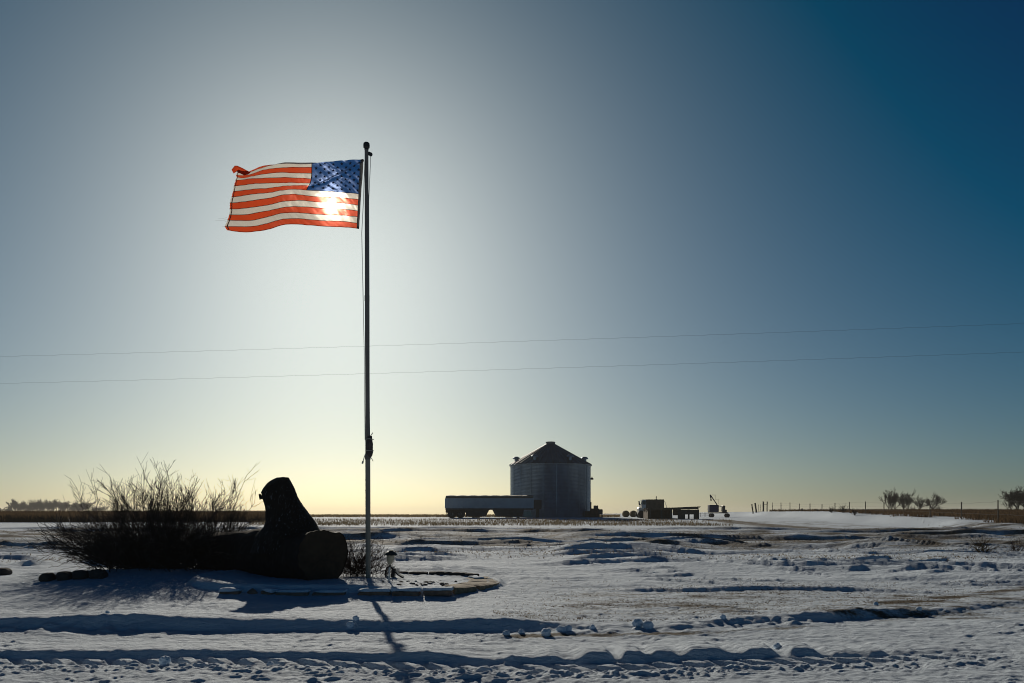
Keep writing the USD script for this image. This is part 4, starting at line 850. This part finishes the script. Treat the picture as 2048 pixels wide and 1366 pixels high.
# flat snow slab lying on the edging
sv, sf = block((.40, .22, .07), 50, .02); sl = T('snow_slab', 'flat slab of crusted snow lying on the edging beside the flagpole', 'snow slab', (wp(794, 1178, 10.95)))
obj('slab', (sv, sf), clod_m, sl, smooth=45)
# tan pavers round the end of the bed
cen = np.array([-1.25, 11.95]); pav = [('tan paver at the front of the rounded bed end', -62, -42), ('widest bare tan paver at the rounded bed end', -41, -12), ('tan paver at the far right tip of the rounded bed end', -11, 14), ('tan paver turning back at the rear of the rounded bed end', 15, 36)]
def arc_pt(a, r): a = math.radians(a); return np.array([cen[0] + r * .80 * math.cos(a), cen[1] + r * 1.0 * math.sin(a)])
for lab, a0, a1 in pav:
    mid = arc_pt((a0 + a1) / 2, 1.13); zc = .085
    t_ = T('paver', lab, 'paver', (mid[0], mid[1], zc)); na, nq = 22, 7; v, fc = [], []
    ga = 1.0                                      # joint between neighbours, degrees
    for side in (0, 1):                           # top and underside
        for q_ in range(nq):
            r = .80 + (1.36 - .80) * q_ / (nq - 1)
            for k in range(na):
                a = a0 + ga + (a1 - a0 - 2 * ga) * k / (na - 1); p = arc_pt(a, r)
                e_ = (q_ in (0, nq - 1)) or (k in (0, na - 1)); w_ = noise(np.array([[p[0] * 14, p[1] * 14, side * 1.0]]), 31)[0] - .5
                if e_: p = p + (p - cen) / np.linalg.norm(p - cen) * w_ * .05
                hz_ = (-.013 * e_ + .012 * w_ + .020 * (noise(np.array([[p[0] * 4, p[1] * 4, 0.0]]), 32)[0] - .5)) if side == 0 else -.15
                v.append((p[0] - mid[0], p[1] - mid[1], hz_))
    M_ = nq * na
    for q_ in range(nq - 1):
        for k in range(na - 1):
            x_ = q_ * na + k; fc += [(x_, x_ + 1, x_ + na + 1, x_ + na), (M_ + x_, M_ + x_ + na, M_ + x_ + na + 1, M_ + x_ + 1)]
    for k in range(na - 1): fc += [(k, M_ + k, M_ + k + 1, k + 1), ((nq - 1) * na + k, (nq - 1) * na + k + 1, M_ + (nq - 1) * na + k + 1, M_ + (nq - 1) * na + k)]
    for q_ in range(nq - 1): fc += [(q_ * na, (q_ + 1) * na, M_ + (q_ + 1) * na, M_ + q_ * na), (q_ * na + na - 1, M_ + q_ * na + na - 1, M_ + (q_ + 1) * na + na - 1, (q_ + 1) * na + na - 1)]
    obj('slab', (np.array(v), np.array(fc)), stone_tan, t_, smooth=40)
    if lab.startswith('tan paver turning'):   # crusted snow left on the slab
        am = math.radians((a0 + a1) / 2); sv2, sf2 = block((.30, .16, .035), int(a1) + 90, .02)
        pc_ = arc_pt((a0 + a1) / 2, 1.0); obj('snow_cap', (sv2 @ rz(am + 1.57).T + [pc_[0] - mid[0], pc_[1] - mid[1], .012], sf2), clod_m, t_, smooth=60)
# low dark edging round the back, black plastic strip curled up at its end
ed = T('back_edging', 'low dark curved edging along the back of the bed, behind the garden light', 'edging', (-1.3, 13.1, .03))
pth = [arc_pt(a, 1.13) for a in range(36, 100, 8)] + [np.array([-1.60, 13.14]), np.array([-1.76, 13.05])]
for k in range(len(pth) - 1):
    a, c = pth[k], pth[k + 1]; mid = (a + c) / 2; L_ = np.linalg.norm(c - a); an = math.atan2(c[1] - a[1], c[0] - a[0])
    v, f_ = block((L_ * .97, .09, .15), 70 + k, .008); obj('edging_piece', (v @ rz(an).T + [mid[0], mid[1], .055], f_), stone_dark, ed, smooth=35, world=True)
st = T('plastic_strip', 'black plastic edging strip curling up behind the garden light', 'edging strip', wp(780, 1150, 12.3))
for (path_, hgt_) in (([(769, 1153), (769.5, 1142), (773, 1134), (779, 1131), (785, 1135), (788, 1143), (788, 1155)], .10), ([(785, 1135), (790, 1142), (797, 1149), (806, 1154)], .09)):
    e = MB()
    for k in range(len(path_) - 1):
        a, c = wp(*path_[k], 12.3), wp(*path_[k + 1], 12.3); e.quad(a, c, c + [0, .16, 0], a + [0, .16, 0]); 
        n0 = np.array([a[2] - c[2], 0, c[0] - a[0]]); n0 /= np.linalg.norm(n0) + 1e-9
        e.quad(a - n0 * .02, c - n0 * .02, c - n0 * .02 + [0, .16, 0], a - n0 * .02 + [0, .16, 0]); e.quad(a, c, c - n0 * .02, a - n0 * .02); e.quad(a + [0, .16, 0], c + [0, .16, 0], c - n0 * .02 + [0, .16, 0], a - n0 * .02 + [0, .16, 0])
    obj('strip', e.mesh, plastic_black, st, world=True)
e = MB().box(wp(786, 1146, 12.28), (.05, .03, .13), ry(.2), bev=.006); obj('stake', e.mesh, plastic_black, st, world=True)
# stones under the shrub
for px0, px1, pyb, lab in ((82, 108, 1175, 'roundest dark stone at the left end of the row under the shrub'), (115, 145, 1175, 'dark stone second in the row under the shrub'), (147, 176, 1174, 'dark flat stone third in the row under the shrub'), (180, 212, 1177, 'low dark wedge stone at the right end of the row under the shrub'), (-8, 19, 1150, 'dark stone cut off by the left edge of the picture')):
    Y = 11.95 if pyb > 1160 else 13.9; w = (px1 - px0) / F * Y; x = ((px0 + px1) / 2 - 1024) / F * Y; z = gz(x, Y)
    t_ = T('stone', lab, 'stone', (x, Y, z)); m = trimesh.creation.icosphere(3); v = np.array(m.vertices); v = v * (1 + .5 * (fbm(v * 1.3 + px0, 3, 3)[:, None] - .5)); v = np.sign(v) * np.abs(v) ** .8
    obj('rock', (v * [w * .52, .13, .075] + [0, 0, .04], m.faces), stone_dark, t_, smooth=40)
# snow clods thrown up by wheels
ck = 'lumps of thrown up snow along the wheel track'
R3 = np.random.default_rng(12)
for px, py, d_ in ((1092, 1272, .085), (1122, 1266, .07), (1136, 1265, .07), (1185, 1262, .05), (1275, 1258, .09), (1296, 1260, .09), (1042, 1268, .05), (1013, 1272, .06), (1446, 1250, .05), (1554, 1299, .05), (1838, 1228, .05), (1752, 1222, .045), (700, 1262, .06), (712, 1259, .05), (330, 1334, .07), (540, 1331, .05), (215, 1256, .035)):
    Y = 1700 / (py - 1030) ; x = (px - 1024) / F * Y
    t_ = T('snow_lump', 'small lump of thrown up snow lying along the wheel track', 'snow lump', (x, Y, gz(x, Y)), R3.uniform(0, 6), ck)
    m = trimesh.creation.icosphere(3); v = np.array(m.vertices); v = v * (1 + .75 * (fbm(v * 1.7 + px, 4, 5)[:, None] - .5))
    obj('lump', (v * d_ * .5 * [1.15, 1, .95] + [0, 0, d_ * .3], m.faces), clod_m, t_, smooth=True)
# litter in the bed: stones, leaves
R4 = np.random.default_rng(14); e = MB()
for k in range(70):
    x, y = R4.normal(-1.15, .28), R4.normal(11.35, .16) + .25 * (k % 3 == 0); s = .006 + .028 * R4.random() ** 2.5
    m = trimesh.creation.icosphere(0); e.add(m.vertices * np.array([s * R4.uniform(.7, 1.8), s, s * R4.uniform(.3, .9)]) @ rz(R4.uniform(0, 6)).T + [x, y, gz(x, y) + s * .2], m.faces)
stuff('bed_gravel', e.mesh, stone_dark)

# ------------------------------------------------------------------ garden light
YG = 11.55; g0 = on(777, YG); lt_ = wp(781.5, 1104, YG)
gl = T('garden_light', 'small solar garden light with frosted cone shade and dark hat', 'garden light', g0)
px_ = YG / F
ax_ = (wp(779.5, 1130, YG) - g0); hd = wp(781.6, 1110, YG) - g0
obj('stake', MB().tube([(0, 0, -.1), ax_ * .6, ax_], .0105, 10).mesh, paintwhite, gl, smooth=40)
sc_ = hd - ax_
def tilted(prof, sides=28):
    m = MB().lathe(prof, sides=sides).mesh; v = m[0].copy(); v[:, 0] += sc_[0] / sc_[2] * v[:, 2]; return v + ax_, m[1]
h_ = sc_[2]
obj('glass_shade', tilted([(.004, -.006), (.018, .0), (.034, .03), (.046, .065), (.053, .10), (.056, h_ + .012), (.054, h_ + .012), (.044, .065), (.016, .004)]), frosted, gl, smooth=40)
ht = obj('hat', tilted([(.0, h_ + .062), (.030, h_ + .058), (.036, h_ + .046), (.060, h_ + .040), (.078, h_ + .022), (.092, h_ + .002), (.090, h_ - .004), (.058, h_ + .014), (0, h_ + .016)]), darkmetal, gl, smooth=35)
obj('solar_cell', (lambda m: (m[0] - 0, m[1]))(tilted([(.0, h_ + .066), (.026, h_ + .066), (.028, h_ + .060)])), darkglass, str(ht.GetPath()))
obj('collar', tilted([(.012, -.03), (.016, -.028), (.019, -.004), (.012, .0)]), darkmetal, gl, smooth=40)

# ------------------------------------------------------------------ thin winter haze
air = usdkit.material(stage, '/World/Looks/haze_air', {'v': ('principled_volume', {'color': (.97, .935, .87), 'density': 0.0002, 'anisotropy': 0.25})}, [], volume='v.volume')
hb_ = trimesh.creation.box([5000, 3200, 24]); hb_.apply_translation([0, 1000, 9.0])
tag(obj('haze', hb_, air).GetPrim(), kind='stuff')
